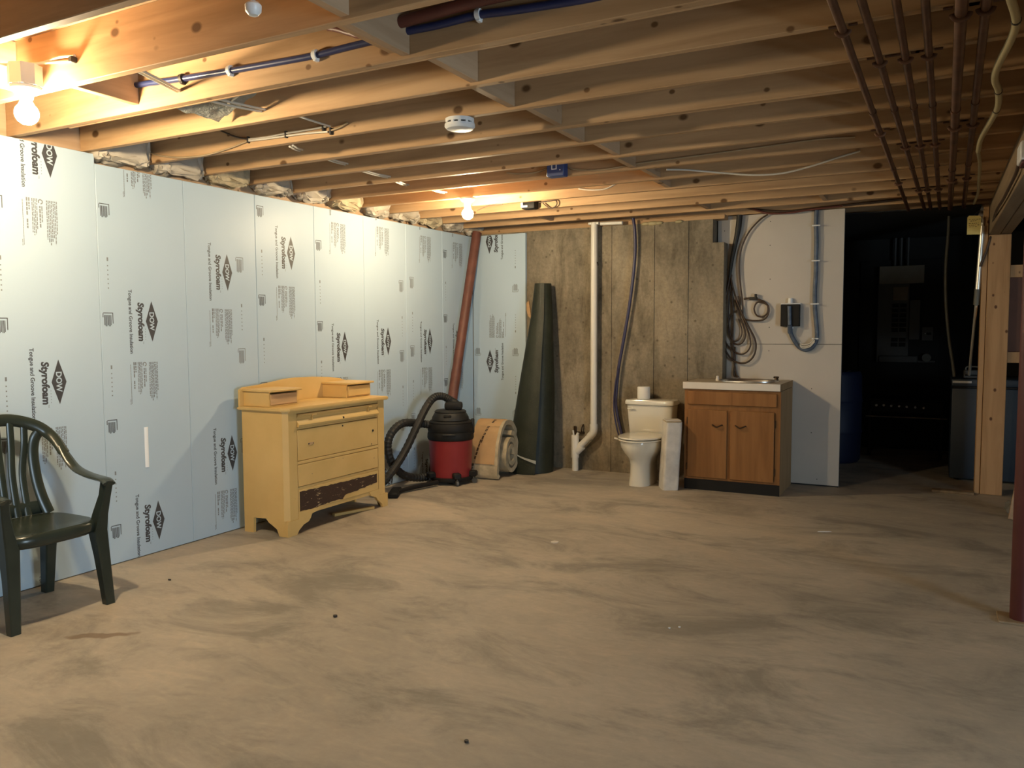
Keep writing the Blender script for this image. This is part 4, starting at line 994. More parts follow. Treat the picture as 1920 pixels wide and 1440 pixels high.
# white wrapped carton
def make_box():
    t = thing('wrapped_carton', 'narrow upright white wrapped carton between the toilet and the sink cabinet', 'carton', (2.26, 6.76, 0))
    bm = BM(); rings = []
    for i in range(13):
        z = 0.001 + 0.588 * i / 12; f = i / 12; ring = []
        lean = 0.030 * f
        for k in range(40):
            a = 2 * pi * k / 40; p = 7
            x = 0.070 * math.copysign(abs(cos(a)) ** (2 / p), cos(a)); y = 0.105 * math.copysign(abs(sin(a)) ** (2 / p), sin(a))
            n = noise.noise(Vector((x * 18, y * 18, z * 7))) * 0.008 + noise.noise(Vector((x * 40, y * 40, z * 5 + 3))) * 0.004
            if i in (0, 12): n = 0
            v = Vector((x, y, 0)); v += v.normalized() * n
            r = U * v.x * 1.0 + D * v.y
            ring.append((2.262 + lean + r.x, 6.765 + r.y, z))
        rings.append(ring)
    loft(bm, rings); obj('wrapping', bm, M_WRAP, t, 60)
    bm = BM(); M = frame_at(2.292, 6.765)
    box(bm, (-0.066, -0.100, 0.590), (0.066, 0.100, 0.596), 0.002, M=M); obj('top_flap', bm, M_CARD, t)
    bm = BM(); box(bm, (-0.062, -0.06, 0.597), (0.068, 0.085, 0.604), 0.002, M=M); obj('top_flap', bm, M_WRAP, t)
make_box()

# ------------------------------------------------------------------ sink cabinet
def make_vanity():
    x0, x1, y0, y1 = 2.383, 3.185, 6.825, 7.42
    t = thing('sink_cabinet', 'brown wooden sink base cabinet with two doors before the gypsum wall', 'cabinet', ((x0 + x1) / 2, 7.1, 0))
    bm = BM(); box(bm, (x0, y0 + 0.021, 0.0), (x0 + 0.016, y1, 0.872)); obj('side_panel', bm, M_CABS, t)
    bm = BM(); box(bm, (x1 - 0.016, y0 + 0.021, 0.0), (x1, y1, 0.872)); obj('side_panel', bm, M_CABS, t, label='bare particle board side')
    bm = BM(); box(bm, (x0 + 0.017, y0 + 0.03, 0.095), (x1 - 0.017, y1, 0.11)); obj('bottom_shelf', bm, M_CABS, t)
    bm = BM(); box(bm, (x0 + 0.017, y1 - 0.012, 0.112), (x1 - 0.017, y1, 0.87)); obj('back_panel', bm, M_CABS, t)
    bm = BM(); box(bm, (x0 + 0.002, y0 + 0.004, 0.0), (x1 - 0.002, y0 + 0.020, 0.093)); obj('toe_board', bm, M_BLK, t, label='black toe board')
    bm = BM()
    for a, b in (((x0, 0.094), (x0 + 0.042, 0.872)), ((x1 - 0.042, 0.094), (x1, 0.872)), ((x0 + 0.042, 0.094), (x1 - 0.042, 0.125)), ((x0 + 0.042, 0.688), (x1 - 0.042, 0.745)), ((x0 + 0.042, 0.842), (x1 - 0.042, 0.872)), ((2.742, 0.125), (2.785, 0.688))):
        box(bm, (a[0], y0, a[1]), (b[0], y0 + 0.020, b[1]))
    obj('face_frame', bm, M_CABW, t)
    bm = BM(); box(bm, (x0 + 0.030, y0 - 0.018, 0.742), (x1 - 0.030, y0 - 0.001, 0.853), 0.004); obj('drawer_front', bm, M_CABW, t)
    for a, b, hx in ((x0 + 0.032, 2.752, 2.672), (2.778, x1 - 0.046, 2.868)):
        bm = BM(); box(bm, (a, y0 - 0.018, 0.112), (b, y0 - 0.001, 0.700), 0.004); d = obj('door', bm, M_CABW, t)
        bm = BM(); sweep(bm, smooth_pts([(hx - 0.042, y0 - 0.020, 0.574), (hx - 0.034, y0 - 0.034, 0.572), (hx - 0.014, y0 - 0.040, 0.562), (hx, y0 - 0.041, 0.558), (hx + 0.014, y0 - 0.040, 0.562), (hx + 0.034, y0 - 0.034, 0.572), (hx + 0.042, y0 - 0.020, 0.574)], 4), 0.006, 8); obj('handle', bm, M_BRONZE, d)
        hxx = a - 0.004 if hx < 2.75 else b + 0.002
        for z in (0.20, 0.60):
            bm = BM(); box(bm, (hxx - 0.006, y0 - 0.012, z - 0.03), (hxx + 0.008, y0 - 0.001, z + 0.03), 0.002); obj('hinge', bm, M_BRONZE, d)
    # counter top with a drop-in basin
    bm = BM()
    cx0, cx1, cy0, cy1, zb, zt = x0 - 0.012, x1 - 0.004, y0 - 0.016, y1 + 0.018, 0.874, 0.932
    N_ = 40; ox = [(2.86 + 0.235 * math.copysign(abs(cos(2 * pi * k / N_)) ** 0.75, cos(2 * pi * k / N_)), 7.13 + 0.175 * math.copysign(abs(sin(2 * pi * k / N_)) ** 0.75, sin(2 * pi * k / N_))) for k in range(N_)]
    def rect_pt(px, py):
        dx, dy = px - 2.86, py - 7.13; s = 1e9
        if dx > 1e-9: s = min(s, (cx1 - 2.86) / dx)
        if dx < -1e-9: s = min(s, (cx0 - 2.86) / dx)
        if dy > 1e-9: s = min(s, (cy1 - 7.13) / dy)
        if dy < -1e-9: s = min(s, (cy0 - 7.13) / dy)
        return (2.86 + dx * s, 7.13 + dy * s)
    outr = [rect_pt(*p) for p in ox]
    for cxy in ((cx0, cy0), (cx1, cy0), (cx1, cy1), (cx0, cy1)):
        i = min(range(N_), key=lambda i: (outr[i][0] - cxy[0]) ** 2 + (outr[i][1] - cxy[1]) ** 2); outr[i] = cxy
    loft(bm, [[(p[0], p[1], zb) for p in ox], [(p[0], p[1], zb) for p in outr], [(p[0], p[1], zt) for p in outr], [(p[0], p[1], zt) for p in ox], [(p[0], p[1], zb) for p in ox]], False, False)
    bmesh.ops.remove_doubles(bm, verts=bm.verts[:], dist=1e-6); bmesh.ops.recalc_face_normals(bm, faces=bm.faces)
    ct = obj('counter_top', bm, M_CTOP, t, 30)
    bm = BM(); box(bm, (cx0, cy0 - 0.003, 0.876), (cx1, cy0 - 0.0005, 0.9335), 0.0008); obj('front_edging', bm, M_LAM, ct, label='white laminate front edge')
    bm = BM(); box(bm, (cx1 + 0.0005, cy0, 0.8755), (cx1 + 0.0025, cy1, 0.9322), 0.0005); obj('side_edging', bm, M_CABS, ct, label='bare brown core of the counter end')
    bm = BM(); rs = []
    for f, z in ((1.07, 0.9325), (1.065, 0.942), (1.02, 0.944), (0.98, 0.938), (0.95, 0.90), (0.88, 0.80), (0.70, 0.775), (0.1, 0.772)):
        rs.append([(2.86 + (p[0] - 2.86) * f, 7.13 + (p[1] - 7.13) * f, z) for p in ox])
    loft(bm, rs, False, True); obj('basin', bm, M_STEEL, ct, 50)
    bm = BM(); lathe(bm, [(0.016, 0.932), (0.016, 0.948), (0.011, 0.964), (0.013, 0.970), (0.008, 0.976)], (2.60, 7.09, 0), seg=14); obj('spout_cap', bm, M_LAM, ct)
    bm = BM(); lathe(bm, [(0.018, 0.944), (0.016, 0.958), (0.012, 0.966)], (3.085, 7.19, 0), seg=14); box(bm, (3.06, 7.18, 0.960), (3.105, 7.20, 0.976), 0.004); obj('tap_valve', bm, M_BRONZE, ct)
make_vanity()

# ------------------------------------------------------------------ cables on the gypsum wall
def cable(name, pts, r, mat, label, cat, parent=None, group=None, n=5, seg=8):
    bm = BM(); sweep(bm, smooth_pts(pts, n), r, seg)
    o = obj(name, bm, mat, parent, 50)
    if parent is None: tag(o, label, cat, group)
    return o
cable('hanging_tube', P_HOSE_BLUE, 0.0155, M_BLUEHOSE, 'dark indigo water tube hanging down the concrete wall behind the toilet', 'tube')
cable('thin_cable', P_HOSE_BLUE2, 0.008, M_BLUEHOSE, 'thin dark cable hanging beside the lower end of the indigo tube', 'cable')
t = thing('cable_coil', 'loops of brown cables hung in a long coil above the sink cabinet', 'cable', (2.69, 7.43, 1.5))
bm = BM(); sweep(bm, smooth_pts(P_CABLE_BLK[:5], 5), [0.026] * 6 + [0.024 - 0.0008 * i for i in range(15)], 10); obj('taped_trunk', bm, M_BLKR, t)
for P, r in ((P_CABLE_BLK[3:], 0.0085), (P_CABLE_B2, 0.0075), (P_CABLE_B3, 0.007), (P_CABLE_B4, 0.008), (P_CABLE_B5, 0.008), (P_CABLE_B6, 0.006)):
    cable('strand', [(x, y, max(z, 0.946)) for x, y, z in P], r, M_BROWNW, '', '', t)
t = thing('cable_loop', 'single brown cable curving down to a small round loop right of the coil', 'cable', (2.85, 7.43, 1.6))
cable('strand', P_CABLE_LOOP, 0.0075, M_BROWNW, '', '', t)
bm = BM(); box(bm, (2.80, 7.405, 1.645), (2.87, 7.435, 1.672), 0.004); box(bm, (2.845, 7.40, 1.66), (2.865, 7.43, 1.70), 0.003); obj('tied_end', bm, M_BLKR, t)
t = thing('cable_bundle', 'blue grey taped cable bundle stapled down the gypsum wall to the black box', 'cable', (3.36, 7.43, 1.8))
cable('bundle', P_CABLE_BUNDLE, 0.0185, M_CONDUIT, '', '', t)
for p in P_BUNDLE_CLIPS:
    bm = BM(); box(bm, (p[0] - 0.034, 7.398, p[2] - 0.006), (p[0] + 0.034, 7.408, p[2] + 0.006), 0.002); obj('clip', bm, M_WHITEP, t)
for p in ((3.366, 7.409, 1.30), (3.158, 7.409, 1.395)):
    bm = BM(); box(bm, (p[0] - 0.028, 7.398, p[2] - 0.006), (p[0] + 0.028, 7.408, p[2] + 0.006), 0.002); obj('clip', bm, M_WHITEP, t)
for dz in (0.0, 0.018, -0.012): cable('white_strand', [(x, y - 0.006, z + dz) for x, y, z in P_STRAND], 0.005, M_NM, '', '', t)
t = thing('meter_box', 'small black wall box with a white socket at its top', 'box', (3.155, 7.45, 1.5))
bm = BM(); box(bm, (3.076, 7.385, 1.408), (3.234, 7.451, 1.600), 0.004); obj('case', bm, M_BLK, t)
bm = BM(); box(bm, (3.072, 7.412, 1.601), (3.238, 7.451, 1.612), 0.002); obj('top_flange', bm, M_WHITEP, t)
bm = BM(); cyl(bm, (3.150, 7.43, 1.612), (3.150, 7.43, 1.655), 0.022, 0.020, 16); obj('cable_gland', bm, M_WHITEP, t)
bm = BM(); cyl(bm, (3.156, 7.40, 1.35), (3.156, 7.378, 1.42), 0.020, seg=14); cyl(bm, (3.156, 7.378, 1.42), (3.150, 7.376, 1.585), 0.017, seg=14); obj('inlet_tube', bm, M_CONDUIT, t)
cable('dark_wire', P_DARK_WIRE, 0.010, M_BROWNW, 'dark wire running along the ceiling over the top of the gypsum wall', 'wire')
cable('dark_wire', P_DARK_WIRE2, 0.0085, M_RUST, 'reddish dark wire dipping just below the top of the gypsum wall', 'wire')

# ------------------------------------------------------------------ bulbs
def make_bulb(c, zt, zb, label, mat, r, boxed):
    t = thing('bulb_lamp', label, 'lamp', (c[0], c[1], zt))
    x, y = c
    if boxed:
        bm = BM(); lathe(bm, [(0.03, zt - 0.085), (0.066, zt - 0.085), (0.066, zt), (0.03, zt)], (x, y, 0), seg=8); obj('junction_box', bm, M_GREYBOX, t, 20)
        zt -= 0.086
    bm = BM(); lathe(bm, [(0.02, zt), (0.058, zt), (0.058, zt - 0.012), (0.045, zt - 0.026), (0.030, zt - 0.034), (0.026, zt - 0.05), (0.012, zt - 0.05)], (x, y, 0), seg=28); obj('lamp_holder', bm, M_WHITEP, t, 40)
    n = 12; prof = [(0.004, zb)] + [(r * sin(a), zb + r - r * cos(a)) for a in [pi * (0.08 + 0.70 * i / n) for i in range(n + 1)]] + [(0.017, zt - 0.046), (0.016, zt - 0.042)]
    bm = BM(); lathe(bm, prof, (x, y, 0), seg=28); bmesh.ops.recalc_face_normals(bm, faces=bm.faces); obj('bulb', bm, mat, t, 60)
make_bulb((0.905, 2.081), 2.498, 2.256, 'bare glowing bulb under a grey box at the upper left', M_BULB_N, 0.046, True)
make_bulb((1.046, 5.423), 2.412, 2.245, 'bare glowing bulb hanging below a joist near the far corner', M_BULB_F, 0.044, False)

# ------------------------------------------------------------------ small ceiling fixtures
t = thing('smoke_alarm', 'round white smoke alarm under a joist in mid ceiling', 'alarm', (2.222, 3.395, HZ))
bm = BM(); lathe(bm, [(0.02, HZ - 0.0005), (0.070, HZ - 0.0005), (0.070, HZ - 0.018), (0.05, HZ - 0.019)], (2.222, 3.395, 0), seg=40); obj('base', bm, M_WHITEP, t)
bm = BM(); lathe(bm, [(0.05, HZ - 0.0265), (0.0735, HZ - 0.0265), (0.074, HZ - 0.038), (0.064, HZ - 0.049), (0.03, HZ - 0.052), (0.005, HZ - 0.052)], (2.222, 3.395, 0), seg=40); obj('cover', bm, M_WHITEP, t)
bm = BM(); lathe(bm, [(0.03, HZ - 0.019), (0.062, HZ - 0.019), (0.062, HZ - 0.0265), (0.03, HZ - 0.0265)], (2.222, 3.395, 0), seg=40); obj('vent_slot', bm, M_BLK, t)
for k in range(12):
    a = 2 * pi * k / 12; bm = BM(); box(bm, (0.058, -0.007, HZ - 0.0262), (0.071, 0.007, HZ - 0.0183), M=Matrix.Translation((2.222, 3.395, 0)) @ Matrix.Rotation(a, 4, 'Z')); obj('vent_rib', bm, M_WHITEP, t)
t = thing('ceiling_knob', 'small white round cap on a stem between joists at the top picture edge', 'fitting', (2.425, 1.86, HZ))
bm = BM(); lathe(bm, [(0.004, 2.352), (0.014, 2.354), (0.024, 2.366), (0.025, 2.384), (0.018, 2.392), (0.008, 2.394)], (2.425, 1.862, 0), seg=24); obj('cap', bm, M_WHITEP, t)
bm = BM(); cyl(bm, (2.425, 1.862, 2.393), (2.425, 1.862, 2.648), 0.007, seg=10); obj('stem', bm, M_GREYBOX, t)
t = thing('outlet_box', 'blue plastic electrical box on the far joist, cables on both sides', 'box', (2.02, 4.98, 2.44))
bm = BM(); box(bm, (1.962, 4.925, 2.408), (2.086, 4.996, 2.505), 0.004); obj('case', bm, M_BLUEBOX, t)
bm = BM()
for a, b in (((1.998, 2.452), (2.036, 2.458)), ((1.998, 2.484), (2.036, 2.490)), ((1.998, 2.458), (2.004, 2.484)), ((2.030, 2.458), (2.036, 2.484))): box(bm, (a[0], 4.921, a[1]), (b[0], 4.9245, b[1]))
obj('knockout_rim', bm, M_WHITEP, t)
bm = BM(); cyl(bm, (2.060, 4.9245, 2.447), (2.060, 4.921, 2.447), 0.004, seg=8); obj('screw', bm, M_WHITEP, t)
cable('tan_cable', P_BLUECAB_R, 0.0055, M_TAN, 'thin tan cable running right from the blue box along the joist', 'cable')
cable('tan_cable', P_BLUECAB_L, 0.006, M_TAN, 'short tan cable looping left from the blue box', 'cable')
cable('white_cable', P_WHCAB, 0.0065, M_NM, 'white cable sagging in a long curve under the right hand joists', 'cable')
cable('white_cable', P_FARCAB, 0.006, M_NM, 'short white cable along the lit joist right of the far bulb', 'cable')
t = thing('junction_box', 'small black and white junction box between joists right of the far bulb', 'box', (1.2, 6.2, 2.44))
bm = BM(); box(bm, (1.15, 6.13, 2.408), (1.275, 6.215, 2.478), 0.012, seg=2); obj('case', bm, M_BLK, t, 40)
bm = BM(); box(bm, (1.152, 6.118, 2.420), (1.215, 6.129, 2.437), 0.002); box(bm, (1.152, 6.118, 2.437), (1.172, 6.129, 2.468), 0.002); obj('label_plate', bm, M_WHITEP, t)
cable('loop_wire', P_JLOOP, 0.005, M_BROWNW, '', '', t)
cable('thin_wire', P_BULBCAB, 0.004, M_BROWNW, 'thin dark wire beside the far bulb', 'wire')

# ------------------------------------------------------------------ pipes and cables in the near joist bays
t = thing('water_pipe', 'navy blue water pipe clipped along a joist from the upper left', 'pipe', (1.6, 2.545, 2.5))
bm = BM(); sweep(bm, smooth_pts([(x, 2.545, z) for x, y, z in P_PEX], 4), 0.0135, 12); obj('pipe', bm, M_BLUEPIPE, t)
bm = BM(); sweep(bm, smooth_pts([(2.347, 2.545, 2.4985)] + [(x, 2.545, z) for x, y, z in P_PEX_R], 4), 0.0148, 12); obj('pipe', bm, M_BLUEPIPE, t)
for x, z in ((1.30, 2.512), (1.595, 2.503), (2.07, 2.492), (2.475, 2.506), (2.825, 2.512)):
    bm = BM(); cyl(bm, (x - 0.009, 2.545, z), (x + 0.009, 2.545, z), 0.0205, seg=14); box(bm, (x - 0.008, 2.535, z - 0.025), (x + 0.008, 2.5585, z + 0.02), 0.002); obj('clip', bm, M_WHITEP if x > 1.5 else M_DKHOLE, t)
t = thing('heating_tube', 'rust red tube passing through the doubled blocking beside the blue pipe', 'tube', (2.5, 2.5, 2.53))
bm = BM(); sweep(bm, smooth_pts([(2.14, 2.54, 2.585), (2.20, 2.535, 2.565), (2.26, 2.53, 2.540), (2.34, 2.52, 2.520), (2.50, 2.50, 2.525), (2.633, 2.50, 2.532), (2.813, 2.50, 2.54), (3.0, 2.50, 2.54), (3.3, 2.5, 2.53)], 5), [0.012] * 12 + [0.015] * 4 + [0.022] * 25, 12); obj('tube', bm, M_RUST, t)
G = 'white cables crossing between joists'
def pair(name, A, Bp, label, mat=M_NM, r=0.0062):
    t = thing(name, label, 'cable', A[0])
    for P in (A, Bp): cable('cable', P, r, mat, '', '', t)
    return t
pair('cable_pair', P_W1, P_W1b, 'pair of white cables crossing the bay beside the near bulb')
pair('cable_pair', P_W2, P_W2b, 'pair of white cables crossing in front of the clear plastic sheet')
cable('white_cable', P_W3, 0.0055, M_NM, 'single white cable slanting across the clear plastic sheet', 'cable')
cable('white_cable', P_W4, 0.0055, M_NM, 'white cable crossing to the joist with the stapled wires', 'cable')
t = thing('stapled_cable', 'two pale cables stapled along the third visible joist at the left', 'cable', (1.13, 3.36, 2.46))
cable('cable', P_STAPLED, 0.0055, M_NM, '', '', t); cable('cable', P_STAPLED_B, 0.0055, M_NM, '', '', t); cable('cable_tail', P_STAPLED_TAIL, 0.0055, M_TAN, '', '', t)
for p in P_STAPLES:
    bm = BM(); box(bm, (p[0] - 0.006, 3.353, p[2] - 0.018), (p[0] + 0.006, 3.371, p[2] + 0.018), 0.002); obj('staple', bm, M_DKHOLE, t)
cable('tan_wire', P_SAG2, 0.005, M_TAN, 'thin tan wire sagging left along the joist towards the foam wall', 'wire')
cable('tan_wire', P_SAG1, 0.005, M_BROWNW, 'short dark wire rising left from the first cable staple', 'wire')
for i, (a, b) in enumerate(zip(P_RUNS0, P_RUNS)):
    lab = ['first', 'second', 'third', 'fourth', 'fifth'][i] + ' of the pale cable pairs crossing between far joists, counted from the camera'
    d = Vector((0.022, 0, 0.004))
    t = thing('cable_pair', lab, 'cable', a, 0)
    for s in (0, 1): cable('cable', [Vector(a) + d * s, (Vector(a) + Vector(b)) / 2 + d * s - Vector((0, 0, 0.004)), Vector(b) + d * s], 0.006, M_NM, '', '', t)
# wires at the near lamp
t = thing('lamp_cable', 'white cables looping over the near bulb to the joist', 'cable', (0.9, 2.0, 2.5))
cable('cable', [(0.52, 1.76, 2.475), (0.70, 1.90, 2.492), (0.86, 2.05, 2.50), (0.99, 2.14, 2.515), (1.13, 2.145, 2.50)], 0.006, M_NM, '', '', t)
cable('cable', [(0.52, 1.76, 2.465), (0.66, 1.92, 2.488), (0.80, 2.05, 2.505), (0.88, 2.10, 2.502)], 0.006, M_NM, '', '', t)
cable('cable', [(0.93, 2.10, 2.503), (0.97, 2.135, 2.52), (1.04, 2.145, 2.53), (1.14, 2.146, 2.52)], 0.006, M_NM, '', '', t)
bm = BM(); box(bm, (1.125, 2.125, 2.490), (1.150, 2.152, 2.515), 0.004); obj('staple', bm, M_DKHOLE, t)
# crumpled clear plastic pushed into the bay
bm = BM(); n = 14; rows = []
c00, c10, c11, c01 = Vector((1.08, 2.60, 2.452)), Vector((1.13, 2.90, 2.425)), Vector((1.52, 2.80, 2.50)), Vector((1.36, 2.60, 2.52))
for i in range(n + 1):
    row = []
    for j in range(n + 1):
        u, v = i / n, j / n
        p = c00 * (1 - u) * (1 - v) + c10 * u * (1 - v) + c11 * u * v + c01 * (1 - u) * v
        p.z += noise.noise(p * 14) * 0.022 + noise.noise(p * 40) * 0.006; row.append(p)
    rows.append(row)
loft(bm, rows, closed=False); bmesh.ops.solidify(bm, geom=bm.faces[:], thickness=0.002)
tag(obj('plastic_sheet', bm, M_POLY, None, 30), 'crumpled clear plastic sheet tucked between two joists behind the near bulb', 'plastic sheet')

# ------------------------------------------------------------------ heating pipes under the joists at the right
def make_pipe(pa, pb, r, label, k0, mat=M_COPPER):
    d = (Vector(pb) - Vector(pa)) / (pb[1] - pa[1]); at = lambda y: Vector(pa) + d * (y - pa[1])
    z = HZ - r - 0.003
    t = thing('copper_pipe', label, 'pipe', (pa[0], pa[1], z), 0, 'heating pipes under the joists')
    A, B = at(1.4), at(7.75); A.z = B.z = z
    bm = BM(); cyl(bm, A, B, r, seg=14); obj('tube', bm, mat, t)
    for k in (k0, k0 + 4, k0 + 8):
        if k > 11: continue
        p = at(JY[k] - 0.019); bm = BM()
        sweep(bm, [(p.x + (r + 0.006) * cos(a), p.y, z + (r + 0.003) * sin(a)) for a in [pi + pi * i / 8 for i in range(9)]], 0.009, 6, up=(0, 1, 0), ry=0.003)
        for s in (-1, 1): box(bm, (p.x + s * (r + 0.004), p.y - 0.009, HZ - 0.004), (p.x + s * (r + 0.032), p.y + 0.009, HZ - 0.0005))
        obj('strap', bm, M_COPPER, t)
    for y in (3.9 + r * 20, 5.3 + r * 30):
        p = at(y); bm = BM(); cyl(bm, (p.x, p.y - 0.02, z), (p.x, p.y + 0.02, z), r + 0.003, seg=14); obj('coupling', bm, mat, t)
OR = ['first', 'second', 'third', 'fourth', 'fifth', 'sixth']
PP = [((3.986, 2.70), (4.043, 6.82), 0.0135, 1), ((4.066, 2.74), (4.169, 7.33), 0.0135, 2), ((4.160, 2.79), (4.224, 7.69), 0.0135, 2), ((4.239, 2.84), (4.292, 7.73), 0.0135, 2), ((4.338, 2.89), (4.363, 6.87), 0.019, 1), ((4.406, 2.93), (4.457, 6.92), 0.015, 1)]
for i, (a, b, r, k) in enumerate(PP):
    make_pipe((a[0], a[1], 0), (b[0], b[1], 0), r, OR[i] + ' tarnished copper pipe from the left under the right hand joists' + (', the thickest' if i == 4 else ''), k)
t = thing('cream_hose', 'cream coloured flexible hose winding under the joists beside the copper pipes', 'hose', (4.48, 4.0, 2.37))
P = smooth_pts([(x, y, 2.38) for x, y, z in P_CREAM_HOSE], 6)
bm = BM(); sweep(bm, P, 0.0135, 12); obj('hose', bm, M_CREAM, t)
bm = BM(); sweep(bm, smooth_pts([(x, y, 2.385) for x, y, z in P_CREAM_WIRE], 5), 0.010, 10); obj('thin_end', bm, M_CREAM, t)
for y in (3.1, 3.99, 4.33):
    p = min(P, key=lambda q: abs(q.y - y)); bm = BM(); cyl(bm, (p.x, p.y - 0.006, p.z), (p.x, p.y + 0.006, p.z), 0.0155, seg=12); obj('tie', bm, M_DKHOLE, t)

# ------------------------------------------------------------------ around the post
cable('beam_wire', P_BEAM_WIRE + P_BEAM_WIRE2[1:], 0.009, M_BROWNW, 'dark brown wire stapled along the beam and down beside the post', 'wire')
t = thing('switch_box', 'small white box on the side of the beam at the right picture edge', 'box', (4.64, 4.5, 2.13))
bm = BM(); box(bm, (4.612, 4.36, 2.155), (4.6545, 4.545, 2.24), 0.006); obj('case', bm, M_WHITEP, t)
bm = BM(); box(bm, (4.6095, 4.41, 2.175), (4.6118, 4.49, 2.22), 0.001); obj('cover', bm, M_WHITEP, t)
t = thing('service_conduit', 'shiny metal conduit standing on the blue freezer left of the post', 'conduit', (4.585, 7.68, 0.95))
bm = BM(); sweep(bm, smooth_pts([(4.600, 7.70, 2.19), (4.608, 7.70, 2.245), (4.603, 7.695, 2.285), (4.590, 7.69, 2.28), (4.586, 7.69, 2.25)], 5), 0.011, 10); cyl(bm, (4.608, 7.70, 2.225), (4.588, 7.72, 1.70), 0.019, seg=14); obj('upper_tube', bm, M_BRIGHT, t)
bm = BM(); cyl(bm, (4.588, 7.72, 1.71), (4.584, 7.74, 1.58), 0.023, seg=14); obj('coupling', bm, M_GREYHOSE, t)
bm = BM(); cyl(bm, (4.584, 7.74, 1.58), (4.570, 8.33, 0.965), 0.012, seg=12); obj('lower_tube', bm, M_BRIGHT, t)
t = thing('paper_tag', 'yellow handwritten paper tag hanging left of the post top', 'tag', (4.54, 7.60, 2.22))
bm = BM(); prism(bm, [(4.494, 2.150), (4.592, 2.146), (4.592, 2.284), (4.580, 2.298), (4.506, 2.302), (4.494, 2.290)], 'Y', 7.600, 7.603); obj('card', bm, M_TAG, t)
bm = BM(); r = random.Random(2)
for i, (z, a, b) in enumerate(((2.268, 4.505, 4.580), (2.256, 4.515, 4.55), (2.236, 4.505, 4.57), (2.222, 4.507, 4.575), (2.208, 4.51, 4.56))):
    x = a
    while x < b:
        l = r.uniform(0.006, 0.018); q = [(x, z), (x + l, z + r.uniform(-.002, .004)), (x + l, z + 0.005), (x, z + 0.005)]
        bm.faces.new([bm.verts.new((px, 7.5995, pz)) for px, pz in q]); x += l + 0.004
obj('handwriting', bm, M_BROWNW, t, False, kind='stuff')
bm = BM(); sweep(bm, smooth_pts([(4.543, 7.601, 2.292), (4.548, 7.615, 2.315), (4.58, 7.66, 2.345), (4.618, 7.703, 2.355)], 4), 0.0025, 6); obj('string', bm, M_DKHOLE, t)
t = thing('wall_frame', 'red brown panel framed by pale boards right of the square post', 'panel', (5.2, 7.8, 0))
for z0, z1 in ((1.80, 1.90), (1.10, 1.19)):
    bm = BM(); box(bm, (4.818, 7.745, z0), (5.6, 7.783, z1), 0.002); obj('board', bm, M_POST, t)
bm = BM(); box(bm, (4.818, 7.785, 1.10), (5.6, 7.80, 1.90)); obj('panel', bm, M_BROWNPANEL, t)
bm = BM(); box(bm, (5.56, 7.70, 0), (5.60, 7.744, 2.40)); obj('stud', bm, M_POST, t)
bm = BM(); box(bm, (4.30, 7.60, 0.0), (4.612, 7.70, 0.022), 0.003, M=Matrix.Translation((4.45, 7.65, 0)) @ Matrix.Rotation(-0.03, 4, 'Z') @ Matrix.Translation((-4.45, -7.65, 0)))
tag(obj('floor_board', bm, M_BEAM), 'flat board lying on the floor at the foot of the post', 'board')
bm = BM(); box(bm, (-0.022, -0.009, 0.0), (0.022, 0.009, 0.62), 0.003, M=Matrix.Translation((4.815, 6.74, 0.004)) @ Matrix.Rotation(0.16, 4, 'Y') @ Matrix.Rotation(-0.25, 4, 'X'))
tag(obj('leaning_slat', bm, M_BLOCK), 'pale narrow slat leaning behind the red steel column', 'slat')
bm = BM(); bmesh.ops.create_icosphere(bm, subdivisions=4, radius=1)
for v in bm.verts:
    p = v.co.copy(); n = noise.noise(p * 2.2) * 0.35 + noise.noise(p * 5) * 0.12; p *= 1 + n
    v.co = Vector((4.875 + p.x * 0.085, 6.90 + p.y * 0.09, max(0.002, 0.06 + p.z * 0.07)))
tag(obj('rag', bm, M_RAG, None, 70), 'crumpled grey rag on the floor behind the steel column', 'rag')

# ------------------------------------------------------------------ unlit utility room
def make_freezer():
    x0, x1, y0, y1, h = 4.435, 5.75, 8.28, 8.95, 0.90
    t = thing('chest_freezer', 'blue chest freezer in the unlit room behind the post', 'freezer', ((x0 + x1) / 2, 8.6, 0))
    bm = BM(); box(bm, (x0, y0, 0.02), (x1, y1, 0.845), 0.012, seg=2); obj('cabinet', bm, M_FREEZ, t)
    bm = BM(); box(bm, (x0 - 0.006, y0 - 0.01, 0.862), (x1 + 0.006, y1 + 0.005, 0.93), 0.015, seg=2); lid = obj('lid', bm, M_FREEZ, t)
    bm = BM(); box(bm, (x0 + 0.01, y0 + 0.005, 0.846), (x1 - 0.01, y1 - 0.01, 0.861)); obj('gasket', bm, M_BLK, t)
    bm = BM(); box(bm, (x0 + 0.004, y0 - 0.016, 0.892), (x0 + 0.155, y0 - 0.0105, 0.912), 0.002); obj('handle_strip', bm, M_WHITEP, lid)
    for x in (x0 + 0.08, x1 - 0.08):
        for y in (y0 + 0.08, y1 - 0.08):
            bm = BM(); cyl(bm, (x, y, 0), (x, y, 0.02), 0.02, seg=10); obj('foot', bm, M_BLK, t)
make_freezer()
t = thing('battery_charger', 'small dark box with handle on top of the blue freezer', 'box', (4.59, 8.42, 0.93))
bm = BM(); box(bm, (4.525, 8.38, 0.9305), (4.67, 8.50, 1.005), 0.008); obj('case', bm, M_GREYP, t)
bm = BM(); sweep(bm, smooth_pts([(4.545, 8.44, 1.005), (4.55, 8.44, 1.03), (4.598, 8.44, 1.035), (4.645, 8.44, 1.03), (4.65, 8.44, 1.005)], 4), 0.007, 8); obj('handle', bm, M_GREYHOSE, t)
bm = BM(); box(bm, (4.54, 8.377, 0.95), (4.64, 8.3795, 0.965)); obj('front_slot', bm, M_BLK, t)
